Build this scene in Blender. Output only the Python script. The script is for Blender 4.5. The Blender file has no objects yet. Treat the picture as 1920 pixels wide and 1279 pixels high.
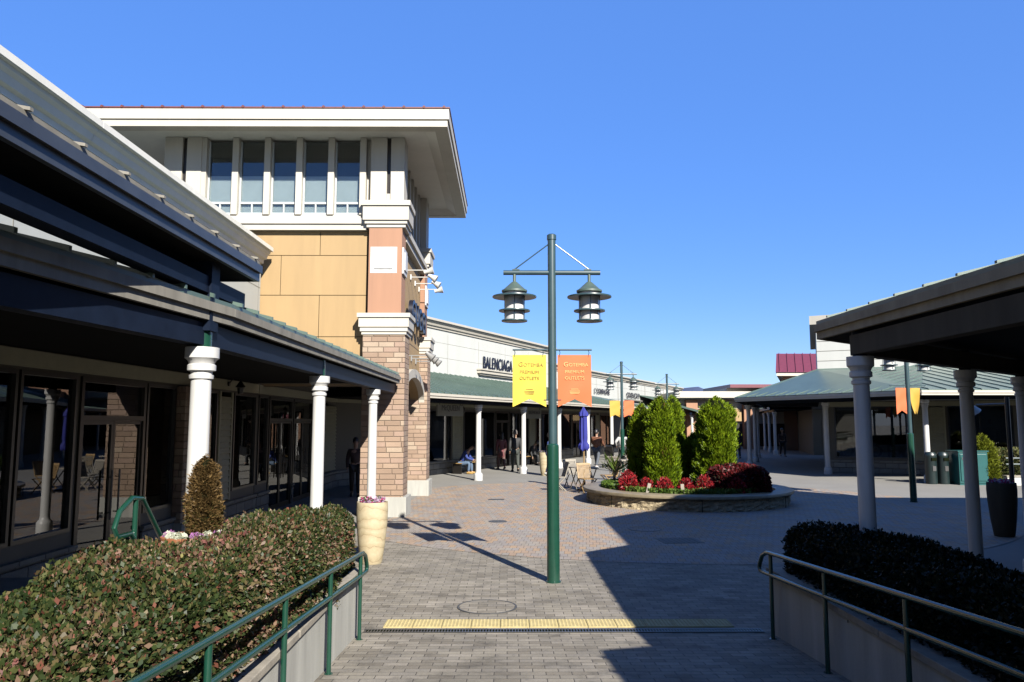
import bpy, bmesh, math, random
import numpy as np
from mathutils import Vector, Matrix, Euler
R = math.radians
rng = np.random.default_rng(7)
random.seed(7)
scn = bpy.context.scene
# ---------------------------------------------------------------- camera
cam = bpy.data.cameras.new('camera'); camo = bpy.data.objects.new('camera', cam)
scn.collection.objects.link(camo); scn.camera = camo
cam.sensor_width = 36; cam.lens = 27; cam.clip_start = .05; cam.clip_end = 9000
camo.location = (0, 0, 2.13)
camo.rotation_euler = (R(90) + math.atan(152/1440), 0, -math.atan(9/1440))
# ---------------------------------------------------------------- light
SUN_EL, SUN_AZ = 31.6, 157.0      # azimuth clockwise from +Y
w = bpy.data.worlds.new('World'); scn.world = w; w.use_nodes = True
nt = w.node_tree; bg = nt.nodes['Background']
sky = nt.nodes.new('ShaderNodeTexSky'); sky.sky_type = 'NISHITA'; sky.sun_disc = False
sky.sun_elevation = R(SUN_EL); sky.sun_rotation = R(SUN_AZ)
sky.air_density = 1.0; sky.dust_density = 0.25; sky.ozone_density = 3.0; sky.altitude = 400
hs = nt.nodes.new('ShaderNodeHueSaturation'); hs.inputs['Saturation'].default_value = 1.3; hs.inputs['Hue'].default_value = .512
mxs = nt.nodes.new('ShaderNodeMix'); mxs.data_type = 'RGBA'; mxs.inputs[0].default_value = .62; mxs.inputs[7].default_value = (.76, 1.78, 4.9, 1)
nt.links.new(sky.outputs[0], hs.inputs['Color']); nt.links.new(hs.outputs[0], mxs.inputs[6]); nt.links.new(mxs.outputs[2], bg.inputs[0])
bg.inputs[1].default_value = 0.055
sd = bpy.data.lights.new('sun', 'SUN'); sd.energy = 5; sd.angle = R(.5); sd.color = (1, .94, .85)
so = bpy.data.objects.new('sun', sd); scn.collection.objects.link(so)
sv = Vector((math.sin(R(SUN_AZ))*math.cos(R(SUN_EL)), math.cos(R(SUN_AZ))*math.cos(R(SUN_EL)), math.sin(R(SUN_EL))))
so.rotation_euler = sv.to_track_quat('Z', 'Y').to_euler()
scn.view_settings.view_transform = 'Standard'; scn.view_settings.look = 'None'
scn.view_settings.exposure = 1.9; scn.view_settings.gamma = 1
scn.render.resolution_x = 1024; scn.render.resolution_y = 682
# ---------------------------------------------------------------- materials
M = {}
AF = .36     # overall reflectance level that goes with the exposure above
def sc(c, f=None): f = AF if f is None else f; return tuple(v*f for v in c)
class NB:
    def __init__(s, name):
        s.m = bpy.data.materials.new(name); s.m.use_nodes = True; s.t = s.m.node_tree; s.n = s.t.nodes
        s.b = s.n['Principled BSDF']; s.tc = s.n.new('ShaderNodeTexCoord')
    def l(s, a, b): s.t.links.new(a, b)
    def math(s, op, a, b=None, c=None):
        n = s.n.new('ShaderNodeMath'); n.operation = op
        for i, v in enumerate((a, b, c)):
            if v is None: continue
            if isinstance(v, (int, float)): n.inputs[i].default_value = v
            else: s.l(v, n.inputs[i])
        return n.outputs[0]
    def noise(s, scale, detail=4, rough=.6, vec=None, dim='3D'):
        n = s.n.new('ShaderNodeTexNoise'); n.inputs['Scale'].default_value = scale
        n.inputs['Detail'].default_value = detail; n.inputs['Roughness'].default_value = rough
        s.l(vec or s.tc.outputs['Object'], n.inputs['Vector']); return n.outputs['Fac']
    def ramp(s, fac, stops, interp='LINEAR'):
        r = s.n.new('ShaderNodeValToRGB'); e = r.color_ramp; e.interpolation = interp
        while len(e.elements) < len(stops): e.elements.new(.5)
        for el, (p, c) in zip(e.elements, stops): el.position = p; el.color = (*c, 1)
        s.l(fac, r.inputs[0]); return r.outputs[0]
    def mix(s, fac, a, b, mode='MIX'):
        n = s.n.new('ShaderNodeMix'); n.data_type = 'RGBA'; n.blend_type = mode
        for sock, v in ((n.inputs[0], fac), (n.inputs[6], a), (n.inputs[7], b)):
            if isinstance(v, (int, float)): sock.default_value = v
            elif isinstance(v, tuple): sock.default_value = (*v, 1)
            else: s.l(v, sock)
        return n.outputs[2]
    def bump(s, h, strength=.3, dist=.01):
        b = s.n.new('ShaderNodeBump'); b.inputs['Strength'].default_value = strength; b.inputs['Distance'].default_value = dist
        s.l(h, b.inputs['Height']); s.l(b.outputs[0], s.b.inputs['Normal'])

def mat(name, col, rough=.6, metal=0, var=.12, scale=6, bump=0, bscale=60, spec=.5, streak=False, af=None):
    col = sc(col, af); k = NB(name); k.b.inputs['Roughness'].default_value = rough; k.b.inputs['Metallic'].default_value = metal
    k.b.inputs['Specular IOR Level'].default_value = spec
    if var:
        vec = None
        if streak:
            mp = k.n.new('ShaderNodeMapping'); mp.inputs['Scale'].default_value = (1, 1, .12)
            k.l(k.tc.outputs['Object'], mp.inputs[0]); vec = mp.outputs[0]
        f = k.noise(scale, 5, .65, vec)
        lo = tuple(c*(1-var*1.3) for c in col); hi = tuple(min(1, c*(1+var*.7)) for c in col)
        k.l(k.ramp(f, [(.3, lo), (.7, hi)]), k.b.inputs['Base Color'])
    else: k.b.inputs['Base Color'].default_value = (*col, 1)
    if bump: k.bump(k.noise(bscale, 3), bump, .01)
    M[name] = k.m; return k.m

def tiles(name, w_, h_, palette, mort=(.1, .1, .1), mw=.006, off=.5, mode='XY', rough=.8, bump=.5, bdist=.004, rot=0, dirt=.25, split=False, warp=0, stain=0):
    """individual rectangular blocks, each with its own colour out of the palette"""
    palette = [sc(c) for c in palette]; mort = sc(mort)
    k = NB(name); sp = k.n.new('ShaderNodeSeparateXYZ'); src = k.tc.outputs['Object']
    if rot:
        mp = k.n.new('ShaderNodeMapping'); mp.inputs['Rotation'].default_value = (0, 0, rot); k.l(src, mp.inputs[0]); src = mp.outputs[0]
    k.l(src, sp.inputs[0])
    if mode == 'XY': u, v = sp.outputs[0], sp.outputs[1]
    else: u, v = k.math('ADD', sp.outputs[0], sp.outputs[1]), sp.outputs[2]
    if warp: v = k.math('ADD', v, k.math('MULTIPLY', k.noise(5, 2), warp)) 
    v = k.math('DIVIDE', v, h_); row = k.math('FLOOR', v)
    u = k.math('DIVIDE', u, w_)
    if split:   # uneven lengths
        wn0 = k.n.new('ShaderNodeTexWhiteNoise'); wn0.noise_dimensions = '1D'; k.l(row, wn0.inputs['W'])
        u = k.math('ADD', u, k.math('MULTIPLY', wn0.outputs[0], 3.0))
    else: u = k.math('ADD', u, k.math('MULTIPLY', k.math('MODULO', row, 2), off))
    cu = k.math('FLOOR', u)
    cb = k.n.new('ShaderNodeCombineXYZ'); k.l(cu, cb.inputs[0]); k.l(row, cb.inputs[1])
    wn = k.n.new('ShaderNodeTexWhiteNoise'); wn.noise_dimensions = '2D'; k.l(cb.outputs[0], wn.inputs['Vector'])
    n_ = len(palette)
    col = k.ramp(wn.outputs[0], [(i/n_, c) for i, c in enumerate(palette)], 'CONSTANT')
    fu, fv = k.math('FRACT', u), k.math('FRACT', v)
    du = k.math('MULTIPLY', k.math('MINIMUM', fu, k.math('SUBTRACT', 1.0, fu)), w_)
    dv = k.math('MULTIPLY', k.math('MINIMUM', fv, k.math('SUBTRACT', 1.0, fv)), h_)
    d = k.math('MINIMUM', du, dv)
    rag = k.math('MULTIPLY', k.noise(40, 2), mw)
    edge = k.math('GREATER_THAN', k.math('ADD', d, rag), mw*1.35)
    dt = k.noise(1.3, 5, .7)
    big = k.ramp(dt, [(.3, (1-dirt,)*3), (.68, (1.08,)*3)])
    fine = k.ramp(k.noise(70, 3), [(.25, (.8,)*3), (.75, (1.12,)*3)])
    c2 = k.mix(1.0, k.mix(1.0, col, big, 'MULTIPLY'), fine, 'MULTIPLY')
    if stain: c2 = k.mix(1.0, c2, k.ramp(k.noise(2.6, 8, .75), [(.30, (1-stain,)*3), (.46, (1, 1, 1))]), 'MULTIPLY'); c2 = k.mix(1.0, c2, k.ramp(k.noise(11, 3, .5), [(.24, (.6, .6, .6)), (.31, (1, 1, 1))]), 'MULTIPLY')
    k.l(k.mix(edge, mort, c2), k.b.inputs['Base Color'])
    k.b.inputs['Roughness'].default_value = rough; k.b.inputs['Specular IOR Level'].default_value = .3
    sm = k.n.new('ShaderNodeMapRange'); sm.inputs[2].default_value = mw*2.2; k.l(d, sm.inputs[0])
    k.bump(k.math('ADD', sm.outputs[0], k.math('MULTIPLY', k.noise(45, 4), .35)), bump, bdist)
    M[name] = k.m; return k.m

mat('white_paint', (.80, .80, .78), .45, var=.12, scale=9, streak=True)
mat('white_wall', (.72, .74, .70), .6, var=.05, scale=1.2, streak=True)
mat('cornice_sun_cream', (.86, .85, .78), .6, var=.08, scale=2, streak=True, af=.5)  # cream lightened to make up for the weak side sun on it
mat('cream', (.68, .64, .545), .6, var=.07, scale=2, streak=True)
mat('soffit_bounce_cream', (.86, .83, .75), .7, var=.06, scale=2, af=.48)  # bounce light under the eaves is put into this lighter cream
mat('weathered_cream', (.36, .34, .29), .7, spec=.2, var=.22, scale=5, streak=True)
mat('ochre', (.50, .335, .15), .8, var=.09, scale=2.5, bump=.15, streak=True)
mat('salmon', (.48, .25, .145), .8, var=.09, scale=2.5, bump=.15, streak=True)
mat('groove', (.16, .10, .05), .9, var=0)
mat('louver', (.48, .46, .30), .6, var=.08)
mat('green_roof', (.13, .20, .17), .4, metal=.0, var=.12, scale=1.5)
mat('sky_tint_metal', (.012, .020, .042), .45, var=.2, spec=.06)  # dark metal paint; the sky's blue reflection is put into the colour
mat('shade_tan', (.12, .10, .07), .8, spec=.1, var=.2, scale=5, streak=True)  # tan darkened, with the right arcade's shade put into the colour
mat('tan_fascia', (.48, .40, .27), .7, spec=.15, var=.2, scale=5, streak=True)
mat('gutter_metal', (.085, .095, .11), .4, metal=.2, var=.2, scale=4)
mat('green_paint', (.014, .075, .048), .22, var=.1)
mat('lamp_paint', (.05, .10, .115), .32, var=.1)
mat('lamp_cap', (.10, .15, .12), .45, var=.15)
mat('dark_frame', (.018, .016, .014), .35, var=.2)
mat('bronze_frame', (.05, .042, .034), .35, metal=.4, var=.1)
mat('shade_soffit', (.02, .02, .02), .9, var=.2, spec=.05)  # near-black: shade under the roofs is put into the colour
mat('tan_soffit', (.20, .18, .14), .8, var=.1)
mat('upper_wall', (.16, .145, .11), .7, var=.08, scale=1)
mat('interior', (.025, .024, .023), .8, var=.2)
mat('interior_light', (.8, .8, .76), .8, var=.15)
mat('red_tile', (.20, .035, .025), .6, var=.3)
mat('burgundy_roof', (.22, .045, .07), .4, var=.12)
mat('concrete', (.55, .55, .50), .8, var=.22, scale=3, bump=.15, bscale=40, streak=True)
mat('coping', (.42, .38, .31), .85, var=.22, scale=9, bump=.2)
mat('planter_rim', (.36, .30, .19), .45, var=.25, scale=6)
mat('asphalt', (.31, .30, .27), .9, var=.10, scale=.6, bump=.3, bscale=160)
mat('kerb_stone', (.36, .34, .30), .85, var=.15)
mat('steel', (.30, .30, .30), .35, metal=.8, var=.1)
mat('manhole_iron', (.13, .13, .125), .6, metal=.3, var=.3, scale=14)
mat('teal_cabinet', (.01, .12, .12), .35, var=.08)
mat('bin_dark', (.012, .03, .032), .4, var=.2)
mat('soil', (.03, .022, .015), .95, var=.3, scale=12)
mat('bark', (.09, .06, .04), .9, var=.3, scale=20)
mat('twig', (.22, .15, .08), .9, var=.3, scale=20)
mat('teak', (.42, .26, .09), .55, var=.2, scale=10)
mat('grey_teak', (.38, .34, .27), .7, var=.2, scale=10)
mat('parasol_cloth', (.004, .014, .30), .8, var=.12, scale=8)
mat('banner_yellow', (.86, .66, .045), .75, var=.03, scale=4)
mat('banner_orange', (.86, .17, .035), .75, var=.03, scale=4)
mat('banner_amber', (.70, .42, .04), .75, var=.08, scale=4)
mat('ink_yellow', (.50, .33, .05), .8, var=0)
mat('ink_orange', (.92, .62, .22), .8, var=0)
mat('letter_navy', (.010, .013, .03), .35, var=0)
mat('letter_grey', (.05, .05, .06), .5, var=0)
mat('sign_board', (.40, .40, .34), .6, var=.05)
mat('terracotta', (.42, .15, .055), .7, var=.15)
mat('pipe_white', (.78, .78, .74), .4, var=0)
mat('pipe_grey', (.33, .33, .32), .45, var=0)
mat('skin', (.50, .30, .20), .6, var=0)
mat('hair', (.012, .009, .008), .5, var=0)
mat('hill_haze', (.13, .17, .29), 1, var=.2, scale=.004, spec=0)  # blue haze of distance is mixed into the hill colour
mat('blind', (.62, .68, .70), .7, var=.06, scale=3)
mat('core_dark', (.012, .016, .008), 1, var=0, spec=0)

# sandstone urn: wavy strata
k = NB('sandstone'); sp = k.n.new('ShaderNodeSeparateXYZ'); k.l(k.tc.outputs['Object'], sp.inputs[0])
z = k.math('ADD', k.math('MULTIPLY', sp.outputs[2], 7.0), k.math('MULTIPLY', k.noise(3.0, 2), 2.6))
f = k.math('FRACT', z); col = k.ramp(f, [(0, sc((.16, .10, .05))), (.07, sc((.52, .42, .24))), (.6, sc((.66, .56, .36))), (1, sc((.58, .46, .27)))])
k.l(k.mix(.25, col, k.ramp(k.noise(25, 4), [(.3, sc((.42, .34, .2))), (.7, sc((.74, .64, .42)))])), k.b.inputs['Base Color'])
k.b.inputs['Roughness'].default_value = .7; k.bump(f, .25, .008); M['sandstone'] = k.m
# rough split stone
k = NB('split_stone'); v = k.n.new('ShaderNodeTexVoronoi'); v.inputs['Scale'].default_value = 9; k.l(k.tc.outputs['Object'], v.inputs['Vector'])
k.l(k.ramp(k.noise(7, 6, .7), [(.3, sc((.40, .31, .18))), (.7, sc((.72, .60, .38)))]), k.b.inputs['Base Color'])
k.b.inputs['Roughness'].default_value = .9
k.bump(k.math('ADD', v.outputs[0], k.noise(14, 6, .75)), 1.0, .07); M['split_stone'] = k.m
# glass: tinted see-through pane with mirror reflection at its Fresnel weight
def glass(name, tint, ior=1.75):
    m = bpy.data.materials.new(name); m.use_nodes = True; t = m.node_tree; t.nodes.clear()
    o = t.nodes.new('ShaderNodeOutputMaterial'); mx = t.nodes.new('ShaderNodeMixShader'); tr = t.nodes.new('ShaderNodeBsdfTransparent')
    g = t.nodes.new('ShaderNodeBsdfGlossy'); g.inputs['Roughness'].default_value = 0.0; fr = t.nodes.new('ShaderNodeFresnel'); fr.inputs[0].default_value = ior
    tr.inputs[0].default_value = (*tint, 1); t.links.new(fr.outputs[0], mx.inputs[0]); t.links.new(tr.outputs[0], mx.inputs[1]); t.links.new(g.outputs[0], mx.inputs[2]); t.links.new(mx.outputs[0], o.inputs[0])
    M[name] = m
glass('shop_glass', (.45, .47, .46), 1.9); glass('window_glass', (.93, .97, .97), 1.6)
# frosted lantern glass
k = NB('lantern_glass'); k.b.inputs['Base Color'].default_value = (*sc((.8, .8, .78)), 1); k.b.inputs['Roughness'].default_value = .25; M['lantern_glass'] = k.m
# attribute-coloured leaves
def leafmat(name, rough=.45, trans=.25):
    k = NB(name); a = k.n.new('ShaderNodeAttribute'); a.attribute_name = 'col'; k.l(a.outputs['Color'], k.b.inputs['Base Color'])
    k.b.inputs['Roughness'].default_value = rough; k.b.inputs['Specular IOR Level'].default_value = .14
    tr = k.n.new('ShaderNodeBsdfTranslucent'); k.l(a.outputs['Color'], tr.inputs[0]); mx = k.n.new('ShaderNodeMixShader'); mx.inputs[0].default_value = trans
    k.l(k.b.outputs[0], mx.inputs[1]); k.l(tr.outputs[0], mx.inputs[2]); k.l(mx.outputs[0], k.n['Material Output'].inputs[0]); M[name] = k.m
leafmat('leaves'); leafmat('petals', .6, .3)

tiles('grey_pavers', .21, .105, [(.37, .335, .27), (.42, .38, .305), (.32, .285, .225), (.46, .415, .34), (.39, .355, .295)], (.10, .09, .075), .0045, .5, bump=.5, dirt=.35, stain=.4)
tiles('brick_paving', .118, .25, [(.48, .38, .30), (.45, .41, .36), (.52, .38, .27), (.42, .38, .35), (.47, .41, .34), (.56, .40, .26), (.43, .38, .34)], (.13, .11, .09), .004, .5, bump=.5, dirt=.15, rot=R(6), stain=.2)
tiles('stone_brick', .36, .120, [(.44, .31, .22), (.50, .36, .26), (.40, .28, .20), (.54, .42, .31), (.47, .33, .25)], (.36, .26, .19), .006, .5, mode='Z', bump=.9, bdist=.02, dirt=.12, split=True)
tiles('stone_base', .5, .22, [(.42, .40, .34), (.47, .45, .38), (.38, .36, .31)], (.16, .15, .13), .008, .5, mode='Z', bump=.9, bdist=.03, dirt=.2)

# ---------------------------------------------------------------- mesh helpers
def link(o): scn.collection.objects.link(o); return o
class MB:
    def __init__(s): s.v = []; s.f = []; s.s = []
    def add(s, vs, fs, smooth=False):
        b = len(s.v); s.v += [tuple(v) for v in vs]; s.f += [tuple(b+i for i in f) for f in fs]; s.s += [smooth]*len(fs); return s
    def box(s, x0, x1, y0, y1, z0, z1, m=None):
        x0, x1 = min(x0, x1), max(x0, x1); y0, y1 = min(y0, y1), max(y0, y1)
        vs = [Vector((x, y, z)) for z in (z0, z1) for x, y in ((x0, y0), (x1, y0), (x1, y1), (x0, y1))]
        if m is not None: vs = [m @ v for v in vs]
        return s.add(vs, [(3, 2, 1, 0), (4, 5, 6, 7), (0, 1, 5, 4), (1, 2, 6, 5), (2, 3, 7, 6), (3, 0, 4, 7)])
    def poly(s, pts, t=0, d=None):
        """flat polygon, optionally thickened by vector d"""
        n = len(pts); pts = [Vector(p) for p in pts]
        if d is None: return s.add(pts, [tuple(range(n))])
        d = Vector(d); q = [p+d for p in pts]
        return s.add(pts+q, [tuple(reversed(range(n))), tuple(range(n, 2*n))]+[(i, (i+1) % n, n+(i+1) % n, n+i) for i in range(n)])
    def tube(s, pts, r, n=10, cap=True, smooth=True):
        pts = [Vector(p) for p in pts]; rs = r if isinstance(r, (list, tuple)) else [r]*len(pts)
        rings = []; prev = None
        for i, p in enumerate(pts):
            a = pts[max(i-1, 0)]; b = pts[min(i+1, len(pts)-1)]; t = (b-a).normalized()
            if prev is None: x = t.orthogonal().normalized()
            else: x = (prev - t*prev.dot(t)).normalized()
            prev = x; y = t.cross(x)
            rings.append([p+(x*math.cos(2*math.pi*j/n)+y*math.sin(2*math.pi*j/n))*rs[i] for j in range(n)])
        vs = [v for r_ in rings for v in r_]; fs = []
        for i in range(len(pts)-1):
            for j in range(n): fs.append((i*n+j, i*n+(j+1) % n, (i+1)*n+(j+1) % n, (i+1)*n+j))
        s.add(vs, fs, smooth)
        if cap:
            s.add(rings[0], [tuple(reversed(range(n)))]); s.add(rings[-1], [tuple(range(n))])
        return s
    def lathe(s, prof, n=24, c=(0, 0, 0), smooth=True, sq=1.0):
        vs = []; fs = []
        for r, z_ in prof:
            for j in range(n):
                a = 2*math.pi*j/n; vs.append((c[0]+r*math.cos(a), c[1]+r*math.sin(a)*sq, c[2]+z_))
        for i in range(len(prof)-1):
            for j in range(n): fs.append((i*n+j, i*n+(j+1) % n, (i+1)*n+(j+1) % n, (i+1)*n+j))
        s.add(vs, fs, smooth)
        if prof[0][0] > 1e-4: s.add(vs[:n], [tuple(reversed(range(n)))])
        if prof[-1][0] > 1e-4: s.add(vs[-n:], [tuple(range(n))])
        return s
    def ext(s, prof, x0, x1):
        """profile (y,z) extruded along x"""
        n = len(prof); vs = [(x0, y, z_) for y, z_ in prof]+[(x1, y, z_) for y, z_ in prof]
        return s.add(vs, [tuple(range(n)), tuple(reversed(range(n, 2*n)))]+[(i, n+i, n+(i+1) % n, (i+1) % n) for i in range(n)])
    def xf(s, m): s.v = [tuple(m @ Vector(v)) for v in s.v]; return s
    def build(s, name, mt, parent=None, bevel=0, keep=False):
        me = bpy.data.meshes.new(name); me.from_pydata(s.v, [], s.f); me.polygons.foreach_set('use_smooth', s.s)
        bm = bmesh.new(); bm.from_mesh(me); bmesh.ops.recalc_face_normals(bm, faces=bm.faces); 
        bm.to_mesh(me); bm.free(); me.update()
        me.materials.append(M[mt]); o = link(bpy.data.objects.new(name, me))
        if parent: o.parent = parent
        if any(s.s):
            me.set_sharp_from_angle(angle=R(40))
        if bevel:
            b = o.modifiers.new('bevel', 'BEVEL'); b.width = bevel; b.segments = 2; b.limit_method = 'ANGLE'
        return o
def tag(o, label=None, cat=None, group=None, kind=None):
    if label: o['label'] = label
    if cat: o['category'] = cat
    if group: o['group'] = group
    if kind: o['kind'] = kind
    return o
def thing(name, label, cat, loc=(0, 0, 0), rz=0, group=None):
    o = link(bpy.data.objects.new(name, None)); o.location = loc; o.rotation_euler = (0, 0, rz); o.empty_display_size = .2
    return tag(o, label, cat, group)
def copy_tree(o, parent=None):
    c = o.copy(); scn.collection.objects.link(c)
    if parent: c.parent = parent
    for ch in list(o.children): copy_tree(ch, c)
    return c
def text(s_, size, ext, mt, name, parent, loc, rot, align='CENTER', bold=0, sx=1, space=1):
    cu = bpy.data.curves.new('t', 'FONT'); cu.body = s_; cu.size = size; cu.extrude = ext; cu.align_x = align; cu.offset = bold; cu.space_character = space
    o = link(bpy.data.objects.new('t', cu)); dg = bpy.context.evaluated_depsgraph_get(); dg.update()
    me = bpy.data.meshes.new_from_object(o.evaluated_get(dg)); bpy.data.objects.remove(o); bpy.data.curves.remove(cu)
    me.name = name; me.materials.clear(); me.materials.append(M[mt]); o = link(bpy.data.objects.new(name, me)); o.parent = parent
    o.location = loc; o.rotation_euler = rot; o.scale = (sx, 1, 1); return o

def leaf_mesh(name, P, N, size, pal, mt='leaves', parent=None, aspect=.6, tilt=.7, up=0, sizevar=.55):
    """many separate leaf faces. P points, N normals, pal list of (weight, colour)"""
    n = len(P); P = np.asarray(P, float); N = np.asarray(N, float)
    d = N + rng.normal(0, tilt, (n, 3)); d[:, 2] += up; d /= np.linalg.norm(d, axis=1)[:, None]+1e-9   # leaf long axis
    q = rng.normal(0, 1, (n, 3)) + N*.0; q -= d*(q*d).sum(1)[:, None]; q /= np.linalg.norm(q, axis=1)[:, None]+1e-9
    s_ = size*(1+rng.uniform(-sizevar, sizevar, n))[:, None]
    nn = np.cross(d, q)
    a = P - d*s_*.5; c = P + d*s_*.5 ; m = P + nn*s_*.10
    b = m + q*s_*aspect*.5; e = m - q*s_*aspect*.5
    V = np.stack([a, b, c, e], 1).reshape(-1, 3)
    me = bpy.data.meshes.new(name); me.vertices.add(4*n); me.vertices.foreach_set('co', V.ravel())
    me.loops.add(4*n); me.loops.foreach_set('vertex_index', np.arange(4*n)); me.polygons.add(n)
    me.polygons.foreach_set('loop_start', np.arange(0, 4*n, 4)); me.update(calc_edges=True)
    wts = np.array([p[0] for p in pal], float); cols = np.array([p[1] for p in pal])*.45
    # clumped choice: blend random and low-frequency noise so colours form patches
    ph = rng.uniform(0, 6.28, 6); fr = rng.normal(0, 5, (6, 3))
    low = sum(np.sin(P @ fr[i]+ph[i]) for i in range(6))/6
    t = np.clip(rng.uniform(0, 1, n)*.72 + (low+.5)*.28, 0, .9999)
    idx = np.searchsorted(np.cumsum(wts)/wts.sum(), t); C = cols[np.clip(idx, 0, len(cols)-1)]*(1+rng.uniform(-.3, .3, n))[:, None]
    C4 = np.repeat(np.c_[np.clip(C, 0, 1), np.ones(n)], 4, 0)
    at = me.color_attributes.new('col', 'FLOAT_COLOR', 'POINT'); at.data.foreach_set('color', C4.ravel())
    me.materials.append(M[mt]); o = link(bpy.data.objects.new(name, me))
    if parent: o.parent = parent
    return o

# =================================================================== SETTING
def sheet(name, pts, z, mt):
    m = MB(); m.poly([(x, y, z) for x, y in pts]); o = m.build(name, mt); tag(o, kind='structure'); return o
sheet('ground', [(-4000, -400), (4000, -400), (4000, 6500), (-4000, 6500)], 0, 'asphalt')
def circle(cx, cy, r, n=96, a0=0, a1=2*math.pi):
    return [(cx+r*math.cos(a0+(a1-a0)*i/n), cy+r*math.sin(a0+(a1-a0)*i/n)) for i in range(n)]
CX, CY, CR = 3.5, 19.9, 7.85
sheet('brick_plaza', [(CX+8.1*math.cos(a), CY+8.1*math.sin(a)) for a in [2*math.pi*i/128 for i in range(128)]], .008, 'brick_paving')
sheet('paver_apron', [(-4.6, 8.0), (5.5, 8.0), (5.5, 13.2), (3, 14.3), (0, 15.3), (-2.1, 16.3), (-3.2, 15.4)], .004, 'grey_pavers')
sheet('left_walkway', [(-5.7, 8), (-3.0, 8), (-3.0, 14), (-2.6, 17.3), (-2.6, 26), (-5.7, 26)], .012, 'asphalt')
m = MB(); m.add([(-1.5, -5, 13*.067), (2.68, -5, 13*.067), (2.68, 8.0, .006), (-1.5, 8.0, .006)], [(0, 1, 2, 3)])
tag(m.build('ramp', 'grey_pavers'), kind='structure')
# raised left shop floor beside the ramp, with steps down
m = MB()
m.box(-5.7, -2.62, -6, 8.6, -.1, .45); m.box(-5.7, -3.0, 8.6, 8.9, -.1, .30); m.box(-5.7, -3.0, 8.9, 9.2, -.1, .15)
tag(m.build('raised_walkway', 'kerb_stone'), kind='structure')
m = MB(); m.box(3.75, 6.0, -6, 8.2, -.1, .45)
tag(m.build('right_raised_walkway', 'kerb_stone'), kind='structure')
# drainage grate and tactile strip
g = thing('drain_grate', 'long narrow slotted drain grate across the paving at the ramp foot', 'drain', (0, 0, 0))
m = MB(); m.box(-1.46, 2.62, 8.06, 8.17, 0, .009); m.build('channel', 'core_dark', g)
m = MB(); m.box(-1.46, 2.62, 8.055, 8.067, .0095, .015); m.box(-1.46, 2.62, 8.163, 8.175, .0095, .015)
x = -1.45
while x < 2.6: m.box(x, x+.011, 8.068, 8.162, .0095, .014); x += .03
m.build('bars', 'steel', g)
k = NB('tactile'); k.l(k.ramp(k.noise(9, 5), [(.3, sc((.50, .41, .17))), (.7, sc((.70, .58, .27)))]), k.b.inputs['Base Color']); k.b.inputs['Roughness'].default_value = .8; M['tactile'] = k.m
tx0, tw = -1.29, .305
t0 = None
for i in range(12):
    x0 = tx0+i*tw+.31*0
    mm = MB(); mm.box(.003, tw-.003, 0, .30, 0, .016)
    for a in range(8):
        for b in range(8):
            mm.lathe([(.011, .016), (.008, .020), (.0, .0205)], 6, (.02+a*.038, .018+b*.038, 0))
    if t0 is None:
        t0 = mm.build('tactile_tile', 'tactile'); t0.location = (x0, 8.25, 0)
        t0['label'] = 'yellow dotted tactile tile in the row before the drain grate'; t0['category'] = 'paving tile'; t0['group'] = 'yellow tactile tiles across the walkway'
    else:
        c = t0.copy(); link(c); c.location = (x0, 8.25, 0)
# manhole covers
def manhole(x, y, r, lab, sq=1.0, fill='grey_pavers'):
    g = thing('manhole_cover', lab, 'manhole cover', (x, y, 0))
    m = MB(); m.lathe([(r, .0), (r, .0135), (r-.02, .0135), (r-.02, .009)], 48); m.build('ring', 'manhole_iron', g)
    m = MB(); m.lathe([(r-.021, .0), (r-.021, .0115), (0, .0115)], 48); m.build('lid', fill, g)
manhole(-.23, 9.15, .345, 'large round paver-filled manhole cover on the sunlit grey pavers')
manhole(-.2, 16.8, .2, 'small round manhole cover on the brick paving left of the lamp post', fill='manhole_iron')
manhole(2.75, 15.6, .33, 'round manhole cover in the shade in front of the planter', fill='brick_paving')
def sqcover(x, y, w_, d_, lab, rz=0):
    g = thing('access_cover', lab, 'manhole cover', (x, y, 0), rz)
    m = MB(); m.box(-w_, w_, -d_, d_, 0, .013); m.build('plate', 'manhole_iron', g)
    m = MB()
    for i in range(-3, 4): m.box(i*w_/4-.006, i*w_/4+.006, -d_*.9, d_*.9, .0135, .017)
    m.build('ribs', 'manhole_iron', g)
sqcover(3.1, 14.1, .36, .3, 'dark rectangular access cover in the shaded bricks nearest the shrubs', .1)
sqcover(-.3, 21.5, .22, .16, 'small rectangular access cover in the sunlit brick paving')
# hills
m = MB(); hx = np.linspace(-2600, 4600, 160); ys = 5200
def hz(x): return 150+60*math.sin(x*.0016+1)+45*math.sin(x*.0047+.6)+18*math.sin(x*.017)+8*math.sin(x*.05)+130*math.exp(-((x-1310)/420)**2)
vs = []; 
for x in hx:
    h = hz(x)*.78; vs += [(x, ys-900, -5), (x, ys-300, h*.62+10*math.sin(x*.02)), (x, ys, h), (x, ys+900, -5)]
fs = []
for i in range(len(hx)-1):
    for j in range(3): fs.append((4*i+j, 4*i+4+j, 4*i+5+j, 4*i+1+j))
m.add(vs, fs, True); tag(m.build('hills', 'hill_haze'), kind='structure')

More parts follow.
